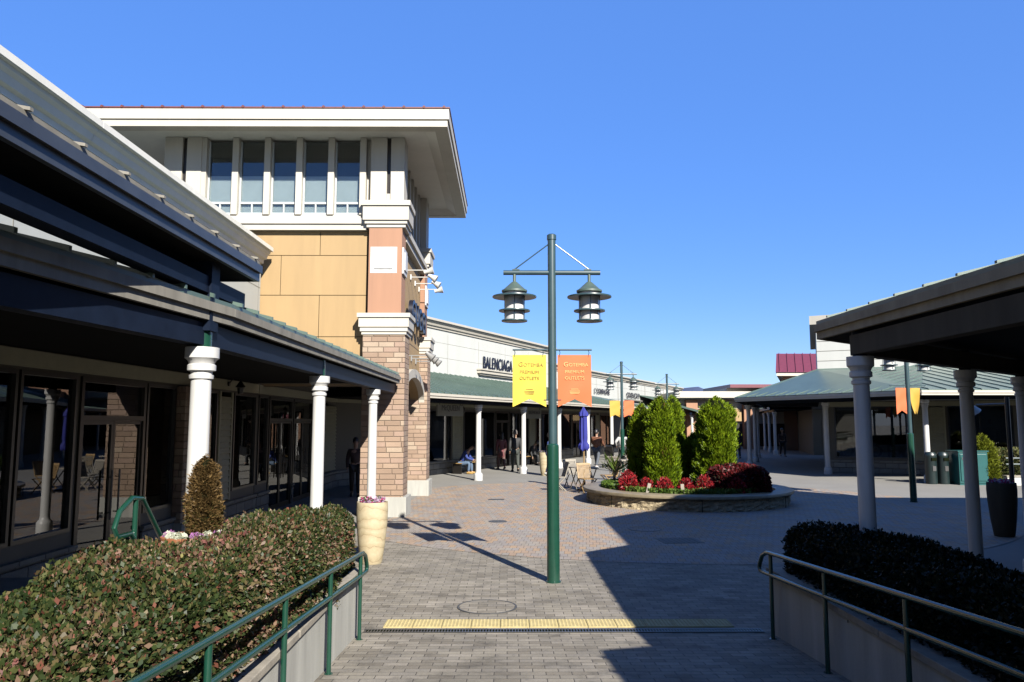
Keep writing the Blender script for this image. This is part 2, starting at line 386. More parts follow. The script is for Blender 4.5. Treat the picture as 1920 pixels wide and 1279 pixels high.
# =================================================================== ARCHITECTURE BUILDERS
CORN = [(.1, 5.80), (-.05, 5.80), (-.06, 5.88), (-.12, 5.90), (-.15, 5.99), (-.20, 6.03), (-.21, 6.08), (-.27, 6.08), (-.27, 6.17), (.1, 6.17)]
def cornice(root, x0, x1, dz=0, mt='cream', step=3.0, name='cornice'):
    m = MB(); x = x0
    while x < x1-.01:
        e = min(x+step, x1); m.ext([(y, z_+dz) for y, z_ in CORN], x+.004, e-.004); x = e
    m.ext([(y+.012 if y < 0 else y, z_+dz-.006) for y, z_ in CORN], x0+.01, x1-.01)
    return m.build(name, mt, root)
def wall_with_bays(root, x0, x1, zt, bays, mt='upper_wall', band=True, lower_mt='louver', depth=.18, upper_mt='white_wall', split_z=3.15, interior=True, base_mt='stone_base', back=2.6):
    """bays: (kind, xa, xb, z0, z1, extra). Outside is -y."""
    bays = sorted(bays, key=lambda b: b[1])
    lo = MB(); up = MB(); base = MB(); x = x0
    for b in bays+[('end', x1, x1, 0, 0, None)]:
        if b[1] > x+1e-3: lo.box(x, b[1], 0, depth, 0, split_z)
        if b[0] != 'end':
            lo.box(b[1], b[2], 0, depth, b[4], split_z)
            if b[3] > .02: lo.box(b[1], b[2], 0, depth, 0, b[3])
        x = b[2]
    lo.build('wall', mt, root)
    up.box(x0, x1, 0.004, depth, split_z, zt)
    y = split_z+.9
    up.build('upper_wall', upper_mt, root)
    # faint horizontal/vertical panel joints
    jm = MB(); zz = split_z+1.2
    while zz < zt-.3: jm.box(x0+.02, x1-.02, 0.0, .003, zz, zz+.012); zz += .62
    xx = x0+2.2
    while xx < x1: jm.box(xx, xx+.012, -.0006, .0026, split_z, zt-.2); xx += 2.9
    jm.build('panel_joint', 'weathered_cream', root)
    # stone base between doors
    x = x0
    for b in [b for b in bays if b[0] == 'door']+[('end', x1, x1)]:
        if b[1] > x+.05:
            base.box(x, b[1], -.06, -.002, 0, .48); base.box(x, b[1], -.09, -.002, .479, .53); base.build('stone_base', base_mt, root); base = MB()
        x = b[2]
    if band:
        m = MB(); m.box(x0, x1, -.05, -.003, 2.78, 2.98); m.build('lintel_band', 'louver', root)
    for b in bays:
        kind, xa, xb, z0, z1, ex = b
        if kind == 'win':
            n = ex or 1; f = MB(); t = .05
            f.box(xa, xb, -.03, .07, z1-t, z1); f.box(xa, xb, -.03, .07, z0, z0+t)
            for i in range(n+1):
                xc = xa+t/2+(xb-xa-t)*i/n; f.box(xc-t/2, xc+t/2, -.029, .069, z0+t, z1-t)
            fo = f.build('window', 'dark_frame', root)
            p = MB(); p.box(xa+t, xb-t, .02, .028, z0+t, z1-t); p.build('pane', 'shop_glass', fo)
            if interior and xb-xa > 1.0:
                q = MB(); wq = (xb-xa)*.42; q.box(xa+.2, xa+.2+wq, .55, .58, z0+.05, z1-.25); q.box(xb-.9, xb-.35, .5, .9, z0-.2, z0+.35); q.build('display_panel', 'interior_light', root)
        elif kind == 'door':
            n = ex or 2; f = MB(); t = .07; zd = min(2.15, z1-.3)
            f.box(xa, xb, -.03, .07, z1-t, z1); f.box(xa, xb, -.03, .07, zd, zd+t)
            f.box(xa, xa+t, -.029, .069, 0, z1-t); f.box(xb-t, xb, -.029, .069, 0, z1-t)
            fo = f.build('door_frame', 'bronze_frame', root)
            p = MB(); p.box(xa+t, xb-t, .02, .028, zd+t, z1-t); p.build('transom_pane', 'shop_glass', fo)
            wd = (xb-xa-2*t)/n
            for i in range(n):
                a = xa+t+wd*i+.004; c = a+wd-.008; d = MB(); s_ = .055
                d.box(a, c, -.005, .045, zd-s_, zd-.005); d.box(a, c, -.005, .045, .01, .12)
                d.box(a, a+s_, -.004, .044, .12, zd-s_); d.box(c-s_, c, -.004, .044, .12, zd-s_)
                do = d.build('door', 'bronze_frame', root)
                q = MB(); q.box(a+s_, c-s_, .016, .024, .12, zd-s_); q.build('pane', 'shop_glass', do)
                hx_ = c-.10 if i % 2 == 0 else a+.10
                q = MB(); q.tube([(hx_, -.07, .75), (hx_, -.07, 1.45)], .014, 8); q.tube([(hx_, -.07, .85), (hx_, -.004, .85)], .009, 6); q.tube([(hx_, -.07, 1.35), (hx_, -.004, 1.35)], .009, 6)
                q.build('handle', 'dark_frame', do)
        elif kind == 'louver':
            f = MB(); f.box(xa, xa+.08, -.03, -.003, z0, z1); f.box(xb-.08, xb, -.03, -.003, z0, z1)
            zz = z0+.02
            while zz < z1-.12:
                f.add([(xa+.08, -.003, zz), (xb-.08, -.003, zz), (xb-.08, -.028, zz+.01), (xa+.08, -.028, zz+.01), (xa+.08, -.003, zz+.115), (xb-.08, -.003, zz+.115)], [(0, 1, 2, 3), (3, 2, 5, 4)]); zz += .115
            f.build('siding_panel', 'louver', root)
        elif kind == 'brickpier':
            f = MB(); f.box(xa, xb, -.16, -.003, .42, z1); f.build('brick_pier', 'stone_brick', root)
            f = MB(); f.box(xa-.03, xb+.03, -.20, -.003, 0, .42); f.build('pier_plinth', 'concrete', root)
    if interior:
        m = MB(); m.box(x0, x1, back, back+.1, 0, split_z); m.box(x0, x1, depth, back, 3.0, 3.1); m.box(x0, x1, depth, back, -.02, .02)
        m.box(x0-.1, x0, depth, back, 0, 3.1); m.box(x1, x1+.1, depth, back, 0, 3.1)
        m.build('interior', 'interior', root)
def offset_pts(pts, z): return [Vector((p[0], p[1], z)) for p in pts]

def column(root, x, y, z0, zt, r=.1, mesh=[None]):
    prof = [(r*1.62, 0), (r*1.62, .20), (r*1.5, .25), (r*1.12, .28), (r*1.0, .34), (r*.94, zt-z0-.27), (r*1.12, zt-z0-.265), (r*1.15, zt-z0-.235), (r*1.0, zt-z0-.23), (r*1.0, zt-z0-.205),
            (r*1.32, zt-z0-.195), (r*1.32, zt-z0-.15), (r*1.15, zt-z0-.14), (r*1.3, zt-z0-.11), (r*1.58, zt-z0-.09), (r*1.58, zt-z0)]
    m = MB(); m.lathe(prof, 20); o = m.build('column', 'white_paint', root); o.location = (x, y, z0); return o

def canopy(name, label, eave, wall, beam, cols, ze=3.13, zw=4.24, zc=2.84, roofmt='green_roof', fascmt='cream', z0=0, rib=.45, stub='sky_tint_metal', close=(False, False), beammt='sky_tint_metal', ceil='shade_soffit', colr=.1, soffit=True, fasc_h=.16, ribh=.035, ribmt=None, stubh=.28, beamh=.19):
    """eave, wall, beam polylines with matching vertex counts (plan view)"""
    ox, oy = beam[0]; root = thing(name, label, 'canopy', (ox, oy, 0))
    E = [Vector((x-ox, y-oy, ze)) for x, y in eave]; W = [Vector((p[0]-ox, p[1]-oy, p[2] if len(p) > 2 else zw)) for p in wall]; B = [Vector((x-ox, y-oy, 0)) for x, y in beam]
    r = MB(); ribs = MB(); fa = MB(); so_ = MB(); bm_ = MB()
    for i in range(len(E)-1):
        e0, e1, w0, w1 = E[i], E[i+1], W[i], W[i+1]
        r.poly([e0, e1, w1, w0], d=(0, 0, .035))
        u = (e1-e0); L = u.length; u.normalize(); inw = Vector((-u.y, u.x, 0))
        if inw.dot(((w0+w1)/2)-((e0+e1)/2)) < 0: inw = -inw
        # plane slope along inw
        D_ = ((w0-e0).dot(inw)+(w1-e1).dot(inw))/2; zw0, zw1 = w0.z, w1.z
        a0 = (w0-e0).dot(u); a1 = (w1-e0).dot(u); d0 = (w0-e0).dot(inw); d1 = (w1-e0).dot(inw)
        s_ = rib*.4
        while s_ < L:
            # ribs may run beyond e0..e1 top
            dm = D_
            if a0 > 0 and s_ < a0: dm = min(dm, d0*s_/a0)
            if a1 < L and s_ > a1: dm = min(dm, d1*(L-s_)/max(L-a1, .01))
            p = e0+u*s_-inw*.03; q = e0+u*s_+inw*dm; q.z = ze+(zw0+(zw1-zw0)*min(1, max(0, s_/L))-ze)*dm/max(D_, .1)
            if dm > .1:
                ribs.poly([p+Vector((0, 0, .03))-u*.014, p+Vector((0, 0, .03))+u*.014, q+Vector((0, 0, .03))+u*.014, q+Vector((0, 0, .03))-u*.014], d=(0, 0, ribh))
            s_ += rib
        # top verges beyond for flared-out wall (a0<0)
        for (ext_, wv, sgn) in ((-a0, w0, -1), (a1-L, w1, 1)):
            if ext_ > .2 and i in (0, len(E)-2):
                n_ = int(ext_/rib)
        # fascia + drip + gutter
        out = -inw
        fa.poly([e0+Vector((0, 0, -fasc_h)), e1+Vector((0, 0, -fasc_h)), e1+Vector((0, 0, -.0)), e0], d=inw*.04)
        fa.poly([e0+Vector((0, 0, -fasc_h*.52))+out*.03, e1+Vector((0, 0, -fasc_h*.52))+out*.03, e1+Vector((0, 0, -.01))+out*.03, e0+Vector((0, 0, -.01))+out*.03], d=inw*.028)
        if soffit:
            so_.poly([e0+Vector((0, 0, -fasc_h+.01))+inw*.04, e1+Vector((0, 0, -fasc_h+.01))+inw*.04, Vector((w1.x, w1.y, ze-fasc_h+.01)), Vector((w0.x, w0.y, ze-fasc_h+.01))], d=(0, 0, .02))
        b0, b1 = B[i], B[i+1]; ub = (b1-b0).normalized(); nb = Vector((-ub.y, ub.x, 0))*.07
        bm_.poly([b0-nb+Vector((0, 0, zc+.02)), b1-nb+Vector((0, 0, zc+.02)), b1+nb+Vector((0, 0, zc+.02)), b0+nb+Vector((0, 0, zc+.02))], d=(0, 0, beamh))
    for side, cl in ((0, close[0]), (-1, close[1])):
        if cl:
            e, w_ = E[side], W[side]
            fa.poly([Vector((e.x, e.y, ze-fasc_h)), Vector((w_.x, w_.y, ze-fasc_h)), w_, e], d=(.0, .012, 0))
    r.add(ribs.v, ribs.f); r.build('roof', roofmt, root); fa.build('fascia', fascmt, root)
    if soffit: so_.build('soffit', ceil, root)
    bm_.build('beam', beammt, root)
    for x, y in cols:
        column(root, x-ox, y-oy, z0, zc, colr)
        st = MB(); st.tube([(x-ox, y-oy, zc), (x-ox, y-oy, min(zc+stubh, ze-fasc_h))], colr*.85, 12); st.build('post_stub', stub, root)
    return root

def frame_root(name, label, cat, o, u):
    return thing(name, label, cat, (o[0], o[1], 0), math.atan2(u[1], u[0]))

# =================================================================== LEFT SHOP ROW (runs along +Y, faces +X)
LW = -5.7; TY = 17.57
rt = frame_root('shop_building', 'cream walled shop on the left with dark glass front and tall cornice', 'building', (LW, -8), (0, 1))
L = TY+8-.02
def ly(y): return y+8
bays = [('win', ly(-2), ly(3.2), .72, 2.74, 3), ('win', ly(3.4), ly(8.95), .72, 2.74, 3), ('win', ly(9.0), ly(10.2), .72, 2.74, 1), ('door', ly(10.3), ly(12.15), .0, 2.74, 2), ('win', ly(12.2), ly(13.25), .72, 2.74, 1),
        ('brickpier', ly(13.3), ly(14.0), 0, 2.74, None), ('win', ly(14.1), ly(15.15), .72, 2.74, 1), ('louver', ly(15.25), ly(16.0), .55, 2.74, None), ('win', ly(16.08), ly(17.5), .72, 2.74, 1)]
wall_with_bays(rt, 0, L, 5.85, bays, split_z=4.0)
m = MB(); m.box(0, L, -.012, -.001, 3.3, 3.312); 
xx = 1.0
while xx < L: m.box(xx, xx+.012, -.013, -.001, 3.0, 4.0); xx += 2.4
m.build('wall_joint', 'groove', rt)
cornice(rt, 0, L, -.02, mt='cornice_sun_cream')
m = MB(); m.box(0, L, .0, 9, 5.84, 5.95); m.build('flat_roof', 'green_roof', rt)
# wall lantern
def wall_lantern(x, y, z_, rz, lab):
    g = thing('wall_lantern', lab, 'wall lamp', (x, y, z_), rz, 'black wall lanterns under the arcades')
    m = MB(); m.lathe([(.05, -.02), (.05, .02)], 10); m.xf(Matrix.Rotation(R(90), 4, 'X')); m.tube([(0, 0, 0), (0, -.1, .12), (0, -.2, .14), (0, -.24, .06)], .012, 8); m.build('bracket', 'dark_frame', g)
    m = MB(); m.lathe([(.015, .07), (.03, .04), (.10, -.06), (.11, -.07), (.075, -.075)], 12, (0, -.24, 0)); m.lathe([(.05, -.2), (.07, -.08)], 12, (0, -.24, 0)); m.build('shade', 'dark_frame', g)
    return g
wall_lantern(LW+.06, 15.6, 2.9, R(90), 'black wall lantern above the left shop siding panel behind the columns')
ru0 = frame_root('shop_building', 'glass shop front running through under the corner tower in deep shade', 'building', (LW+.004, TY), (0, 1))
wall_with_bays(ru0, .02, 9.6, 3.29, [('win', .1, .8, .72, 2.74, 1), ('door', .9, 2.9, 0, 2.74, 2), ('door', 3.0, 5.0, 0, 2.74, 2), ('win', 5.1, 6.1, .72, 2.74, 1), ('louver', 6.3, 8.4, .55, 2.74, None)], split_z=3.2)
# lower canopy with the kink
canopy('arcade_canopy', 'low green metal canopy on white columns along the left shop front',
       [(-3.3, -6), (-2.80, 4.05), (-2.47, 6.85), (-2.42, 17.3)], [(LW, -6, 3.9), (LW, 4.05, 3.9), (LW, 6.7, 3.95), (LW, 17.3, 4.2)], [(-3.4, -6), (-2.93, 4.05), (-2.62, 6.6), (-2.6, 17.3)],
       [(-2.6, 6.54), (-2.6, 10.66), (-2.61, 15.0)], ze=3.15, zw=4.2, zc=2.76, colr=.088, fascmt='weathered_cream', stub='green_paint', close=(False, True), ceil='shade_soffit')
# upper canopy
uc = canopy('upper_canopy', 'higher grey edged canopy roof above the left arcade, ending over the first column',
       [(-2.4, -6), (-2.4, 7.34)], [(-3.15, -6), (-3.15, 7.34)], [(-2.6, -6), (-2.6, 7.34)], [], roofmt='weathered_cream', ze=3.64, zw=3.78, zc=3.20, beamh=.14, fascmt='gutter_metal', ceil='shade_soffit', fasc_h=.16, close=(False, True), ribh=.018, ribmt='weathered_cream', rib=.5)
m = MB(); m.box(-.09, .09, 12.45, 12.63, 2.9, 3.49); m.build('post', 'sky_tint_metal', uc)

# =================================================================== CORNER TOWER
tw = thing('corner_tower', 'square ochre and salmon corner tower with brick piers and wide white eaves', 'building', (-2.26, TY, 0))
def T(m): return m.xf(Matrix.Translation((2.26, -TY, 0)))
X1, X0, Y0, Y1 = -2.35, -8.2, TY, TY+5.9      # brick extents
cx1, cx0 = X1-.18, X0+.18
cy0, cy1 = Y0+.02, Y1-.18
m = MB()
m.box(cx0+.1, cx1-.22, cy0+.35, cy1-.1, 3.7, 8.78); T(m).build('core_wall', 'ochre', tw)
# ceiling over passage
piers = [(X1-.97, X1, Y0, Y0+.8), (X1-.97, X1, Y1-.9, Y1), (X0, X0+1.05, Y0, Y0+.9)]
for i, (a, b, c, d) in enumerate(piers):
    lab = None
    m = MB(); m.box(a, b, c, d, .45, 4.13); p = T(m).build('brick_pier', 'stone_brick', tw)
    m = MB(); m.box(a-.03, b+.08, c-.03, d+.05, 0, .45); T(m).build('plinth', 'concrete', p, bevel=.01)
    m = MB()
    for e, z0_, z1_ in ((.03, 4.133, 4.20), (.06, 4.203, 4.30), (.09, 4.303, 4.52), (.125, 4.523, 4.62)): m.box(a-e, b+e, c-e, d+e, z0_, z1_)
    T(m).build('capital', 'cream', p)
    q = .09
    m = MB(); m.box(a+q, b-q-.02, c+q*.6, d-q, 4.623, 6.66); T(m).build('salmon_shaft', 'salmon', tw)
    m = MB()
    for e, z0_, z1_ in ((-.03, 6.663, 6.74), (.01, 6.743, 6.82), (.05, 6.823, 7.16), (.09, 7.163, 7.28)): m.box(a-e+.0, b+e-.0, c-e, d+e, z0_, z1_)
    T(m).build('upper_capital', 'cream', tw)
    # cream top shaft in two halves with the dark slot
    w2 = (b-a-2*q)
    m = MB(); m.box(a+q, a+q+w2*.48, c+.1, d-q, 7.283, 8.86); m.box(a+q+w2*.60, b-q, c+.1, d-q, 7.283, 8.86); m.box(a+q+w2*.48, a+q+w2*.60, c+.14, d-q, 7.283, 7.5)
    so2 = T(m).build('top_shaft', 'cream', tw)
    m = MB(); m.box(a+q+w2*.48, a+q+w2*.60, c+.17, d-q-.1, 7.503, 8.85); T(m).build('slot', 'bronze_frame', so2)
# front wall panels (ochre) with grooves as gaps over dark backing
fx0, fx1 = X0+1.0, X1-.95
m = MB(); m.box(fx0, fx1, Y0+.32, Y0+.36, 2.95, 6.62); T(m).build('joint_backing', 'groove', tw)
m = MB(); g_ = .008
rows = [(2.95, 4.11, [-5.9, -4.41]), (4.11, 5.09, [-4.41]), (5.09, 6.04, [-5.33]), (6.04, 6.62, [-6.9, -4.42])]
for za, zb, js in rows:
    xs = [fx0]+js+[fx1]
    for a, b in zip(xs, xs[1:]): m.box(a+g_, b-g_, Y0+.27, Y0+.318, za+g_, zb-g_)
T(m).build('wall_panel', 'ochre', tw)
m = MB(); m.box(fx0-.0, fx1+.0, Y0+.12, Y0+.5, 6.62, 6.76); m.box(fx0, fx1, Y0+.08, Y0+.5, 6.762, 6.90); m.box(fx0, fx1, Y0+.16, Y0+.5, 6.902, 6.99)
T(m).build('ledge', 'cream', tw)
for bx_ in ((-3.5, -3.15, Y0+.3, Y0+.6), (-7.5, -7.12, Y0+.3, Y0+.6), (X1-.6, X1-.33, Y0+1, Y0+1.3), (X1-.6, X1-.33, Y1-1.3, Y1-1)):
    m = MB(); m.box(*bx_, 6.992, 8.86); T(m).build('upper_infill', 'cream', tw)
# front fins and windows
def win_bank(n, a, b, place, sides):
    pitch = (b-a)/n; fw = .145
    for i in range(n+1):
        m = MB(); xc = a+pitch*i; m.box(xc-fw/2, xc+fw/2, -.10, .22, 6.992, 8.86); place(m); T(m).build('fin', 'cream', tw)
    for i in range(n):
        xa, xb = a+pitch*i+fw/2, a+pitch*(i+1)-fw/2; t = .035
        m = MB(); m.box(xa, xb, .04, .10, 7.0, 7.07); m.box(xa, xb, .04, .10, 7.28, 7.33); m.box(xa, xa+t, .041, .099, 7.07, 8.8); m.box(xb-t, xb, .041, .099, 7.07, 8.8)
        m.box((xa+xb)/2-.018, (xa+xb)/2+.018, .042, .098, 7.07, 7.28)
        place(m); fo = T(m).build('window', 'blind', tw)
        m = MB(); m.box(xa+t, xb-t, .066, .072, 7.07, 8.80); place(m); T(m).build('pane', 'window_glass', fo)
        m = MB(); m.box(xa, xb, .115, .12, 7.0, 7.98); place(m); T(m).build('blind', 'blind', fo)
        m = MB(); m.box(xa, xb, .13, .14, 7.0, 8.83); place(m); T(m).build('backing', 'interior', fo)  # blind stops halfway; dark backing above it stands in for eave shade
win_bank(5, -7.20, -3.42, lambda m: m.xf(Matrix.Translation((0, Y0+.22, 0))), 0)
win_bank(5, -Y1+1.08, -Y0-1.15, lambda m: m.xf(Matrix.Translation((X1-.36, 0, 0)) @ Matrix.Rotation(R(-90), 4, 'Z') @ Matrix.Scale(-1, 4, (0, 1, 0)) @ Matrix.Scale(1, 4)) if False else m.xf(Matrix(((0, -1, 0, X1-.36), (-1, 0, 0, 0), (0, 0, 1, 0), (0, 0, 0, 1)))), 1)
# right side ochre wall with arch (plane X = X1-.3)
sx = X1-.24; ya, yb = Y0+.8, Y1-.9; m = MB(); n = 24; ay0, ay1 = ya+.01, yb+.02; yc = (ay0+ay1)/2; hw = (ay1-ay0)/2; spr = 2.70; rise = .62
def arc(t, e=0): return (yc-(hw+e)*math.cos(t), spr+(rise+e)*math.sin(t))
for i in range(n):
    (y0_, z0_), (y1_, z1_) = arc(math.pi*i/n), arc(math.pi*(i+1)/n)
    m.poly([(sx, y0_, z0_), (sx, y1_, z1_), (sx, y1_, 4.2), (sx, y0_, 4.2)], d=(-.25, 0, 0))
m.box(sx-.25, sx, ya-.1, ay0, 2.6, 4.2); m.box(sx-.25, sx, ay1, yb+.1, 2.6, 4.2)
for za, zb in ((4.21, 6.5),): m.box(sx-.25, sx, ya-.1, yb+.1, za, zb)
T(m).build('side_wall', 'ochre', tw)
m = MB(); m.box(sx+.001, sx+.004, ya, yb, 4.19, 4.215); T(m).build('side_joint', 'groove', tw)
m = MB()
for i in range(n):
    a0, a1 = math.pi*i/n, math.pi*(i+1)/n
    p = [arc(a0, -.02), arc(a1, -.02), arc(a1, .2), arc(a0, .2)]
    m.poly([(sx+.002, y, z_) for y, z_ in p], d=(.16, 0, 0))
T(m).build('arch_trim', 'cream', tw)
m = MB(); m.box(sx-.1, sx+.14, ya, yb, 6.5, 6.64); m.box(sx-.1, sx+.20, ya, yb, 6.642, 6.78); m.box(sx-.1, sx+.1, ya, yb, 6.782, 6.99); T(m).build('side_ledge', 'cream', tw)
# back and left walls below, left solid block beyond the shop
m = MB(); m.box(X0+.3, LW-2.8, Y0+.4, Y1-.3, 0, 3.69); m.box(LW-2.8, X1-.6, Y1-.4, Y1-.3, 3.3, 3.69); m.box(fx0+2, fx1, Y0+.37, Y0+.5, 2.95, 3.69)
T(m).build('lower_wall', 'upper_wall', tw)
m = MB(); m.box(LW, X1-.6, Y0+.5, Y1-.4, 3.3, 3.4); T(m).build('passage_ceiling', 'shade_soffit', tw)
# raised square tiles on piers
def plaque(p0, ax):
    m = MB()
    if ax == 'f':
        m.box(-3.19, -2.57, Y0+.05, Y0+.085, 5.58, 6.20); T(m); o = m.build('square_panel', 'white_paint', tw)
        m = MB(); m.box(-3.09, -2.67, Y0+.025, Y0+.048, 5.68, 6.10); T(m).build('inner_panel', 'white_paint', o, bevel=.006)
    else:
        y = p0; m.box(X1-.108, X1-.07, y, y+.62, 5.58, 6.20); o = T(m).build('square_panel', 'white_paint', tw)
        m = MB(); m.box(X1-.068, X1-.045, y+.1, y+.52, 5.68, 6.10); T(m).build('inner_panel', 'white_paint', o)
plaque(0, 'f'); plaque(Y0+.1, 's'); plaque(Y1-.75, 's')
# roof: stepped white fascia, soffit, low red tiled hip
ov = .97; ex0, ex1, ey0, ey1 = X0-ov-1.1, -1.31, Y0-ov, Y1+ov
m = MB()
def ringbox(a0, a1, b0, b1, t, z0_, z1_):
    m.box(a0, a1, b0, b0+t, z0_, z1_); m.box(a0, a1, b1-t, b1, z0_, z1_); m.box(a0, a0+t, b0+t, b1-t, z0_, z1_); m.box(a1-t, a1, b0+t, b1-t, z0_, z1_)
ringbox(ex0, ex1, ey0, ey1, .10, 8.88, 9.12); ringbox(ex0+.05, ex1-.05, ey0+.05, ey1-.05, .05, 8.855, 8.88); ringbox(ex0+.035, ex1-.035, ey0+.035, ey1-.035, .3, 8.72, 8.855)
T(m).build('fascia', 'cream', tw)
m = MB(); a = [(ex0+.335, ey0+.335), (ex1-.335, ey0+.335), (ex1-.335, ey1-.335), (ex0+.335, ey1-.335)]
i_ = [(ex0+.6, ey0+.6), (ex1-.6, ey0+.6), (ex1-.6, ey1-.6), (ex0+.6, ey1-.6)]
for j in range(4):
    k2 = (j+1) % 4; m.poly([(*a[j], 8.735), (*a[k2], 8.735), (*i_[k2], 8.87), (*i_[j], 8.87)])
m.poly([(*p, 8.87) for p in i_]); T(m).build('soffit', 'soffit_bounce_cream', tw)
m = MB(); cxr, cyr = (ex0+ex1)/2, (ey0+ey1)/2
rr = [(ex0-.02, ey0-.02), (ex1+.02, ey0-.02), (ex1+.02, ey1+.02), (ex0-.02, ey1+.02)]
for j in range(4):
    k2 = (j+1) % 4; m.poly([(*rr[j], 9.155), (*rr[k2], 9.155), (cxr, cyr, 9.6)])
m.poly([(*p, 9.125) for p in reversed(rr)])
for j in range(4): k2 = (j+1) % 4; m.poly([(*rr[j], 9.125), (*rr[k2], 9.125), (*rr[k2], 9.155), (*rr[j], 9.155)])
x = ex0+.3
while x < ex1-.1:
    sl = (9.6-9.155)/(cyr-ey0); dd = min(x-ex0, ex1-x, 3.9)
    m.tube([(x, ey0-.03, 9.155), (x, ey0+dd, 9.155+sl*dd*.98)], .032, 6); x += .45
rf = T(m).build('roof', 'red_tile', tw)
# lettering on the side wall
text('GUCCI', .82, .055, 'letter_navy', 'lettering', tw, (sx+.16+2.26, (19.0+22.45)/2-TY, 4.66), (R(90), 0, R(90)), sx=1.17, bold=.012, space=1.15)
m = MB()
for y in (19.35, 20.1, 20.75, 21.45, 22.2): m.tube([(sx, y, 4.9), (sx+.12, y, 4.9)], .012, 6)
T(m).build('letter_bracket', 'letter_navy', tw)
# spot lamps on the tower's side
def spot(y, z_, mt, lab, grp, tilt):
    g = thing('spot_lamp', lab, 'wall spotlight', (sx+.004, y, z_), 0, grp)
    m = MB(); m.box(0, .03, -.05, .05, -.07, .07); m.tube([(.03, 0, 0), (.55, 0, 0)], .013, 8); m.build('arm', mt, g)
    m = MB(); m.lathe([(.05, -.16), (.055, -.08), (.10, .05), (.115, .08), (.10, .085)], 12); m.xf(Matrix.Translation((.62, 0, -.02)) @ Matrix.Rotation(R(tilt), 4, 'Y')); m.build('lamp_head', mt, g)
for i, y in enumerate((19.3, 20.25, 21.2, 22.15)):
    spot(y, 5.98, 'pipe_white', ['white arm spotlight nearest the square panel, first of the upper row on the tower', 'second white arm spotlight from the front on the tower wall', 'third white arm spotlight from the front on the tower wall', 'farthest white arm spotlight of the upper row on the tower'][i], 'white spotlights above the tower lettering', [75, 120, 120, 75][i])
for i, y in enumerate((19.7, 20.6, 21.6)):
    spot(y, 3.83, 'pipe_grey', ['grey arm spotlight over the front end of the tower arch', 'grey arm spotlight over the middle of the tower arch', 'grey arm spotlight over the far end of the tower arch'][i], 'grey spotlights above the tower arch', 130)

# =================================================================== FASHION ROW BEYOND THE TOWER
O = np.array([-1.06, 28.56]); U = np.array([.4182, .9083]); NRM = np.array([.9083, -.4182])
def fp(s, off): p = O+U*s+NRM*off; return (float(p[0]), float(p[1]))
ra = frame_root('shop_building', 'white walled shop with a shaded cornice and dark letters beyond the tower', 'building', fp(-5, -3), U)
A0 = -5; AL = 15.2-A0
def sa(s): return s-A0
bays = [('win', sa(1.2), sa(3.35), .5, 2.62, 1), ('louver', sa(3.45), sa(4.35), .53, 2.7, None), ('win', sa(4.5), sa(7.6), .5, 2.62, 2), ('door', sa(7.7), sa(9.2), 0, 2.62, 2), ('win', sa(9.3), sa(11.7), .5, 2.62, 2),
        ('louver', sa(11.8), sa(12.6), .53, 2.7, None), ('win', sa(12.7), sa(15.0), .5, 2.62, 1)]
wall_with_bays(ra, 0, AL, 6.0, bays, split_z=3.6)
cornice(ra, 0, AL, .17)
m = MB(); m.box(0, AL, .0, 8, 6.0, 6.1); m.box(AL-.15, AL, .19, 8, 3, 6.0); m.box(0, .15, .19, 8, 3, 6.0); m.build('flat_roof', 'white_wall', ra)
text('BALENCIAGA', .80, .015, 'letter_navy', 'lettering', ra, (sa(6.25), -.06, 4.62), (R(90), 0, 0), align='LEFT', bold=.0, sx=.66, space=1.05)
m = MB(); m.box(sa(5.7), sa(12.2), -.26, -.004, 4.50, 4.56); m.box(sa(5.75), sa(12.15), -.2, -.004, 4.36, 4.498); m.box(sa(5.85), sa(12.05), -.12, -.004, 4.28, 4.358); m.build('sign_shelf', 'cream', ra)
rb = frame_root('shop_building', 'lower white walled shop row with two small dark signs behind the second lamp', 'building', fp(15.2, -3), U)
BL = 34.4
bays = [('win', .6, 3.0, .5, 2.62, 1), ('door', 3.2, 4.8, 0, 2.62, 2), ('win', 5.0, 7.6, .5, 2.62, 2), ('louver', 7.7, 8.5, .53, 2.7, None), ('win', 8.7, 11.5, .5, 2.62, 2), ('win', 14, 18, .5, 2.62, 2), ('win', 20, 24, .5, 2.62, 2), ('win', 26, 31, .5, 2.62, 3)]
wall_with_bays(rb, 0, BL, 5.2, bays, split_z=3.4)
cornice(rb, 0, BL, -.72, name='cornice')
m = MB(); m.box(0, BL, .0, 8, 5.2, 5.3); m.box(BL-.15, BL, .19, 8, 0, 5.2); m.build('flat_roof', 'white_wall', rb)
text("L' COMPAGNIE", .46, .01, 'letter_grey', 'lettering', rb, (7.3, -.08, 4.02), (R(90), 0, 0), align='LEFT', bold=.008, sx=1.1)
text('GIVENCHY', .56, .01, 'letter_grey', 'lettering', rb, (14.9, -.08, 3.95), (R(90), 0, 0), align='LEFT', bold=.008, sx=1.35)
m = MB(); m.box(14.6, 19, -.2, -.004, 3.74, 3.82); m.build('sign_shelf', 'weathered_cream', rb)
for s_ in (12.9, 20.5, 27.0):
    m = MB(); m.box(s_, s_+.05, -.02, -.003, 3.4, 5.05); m.build('pilaster_joint', 'weathered_cream', rb)
canopy('arcade_canopy', 'long green metal canopy on white columns in front of the white shops beyond the tower',
       [fp(-6, .55), fp(15, .55), fp(24.6, .55)], [(*fp(-6, -3), 4.18), (*fp(14, -3), 4.02), (*fp(29, -3), 3.62)], [fp(-6, 0), fp(15, 0), fp(24.4, 0)],
       [fp(s_*4.17, 0) for s_ in range(-1, 6)], ze=3.05, zw=4.12, zc=2.76, ceil='shade_soffit')
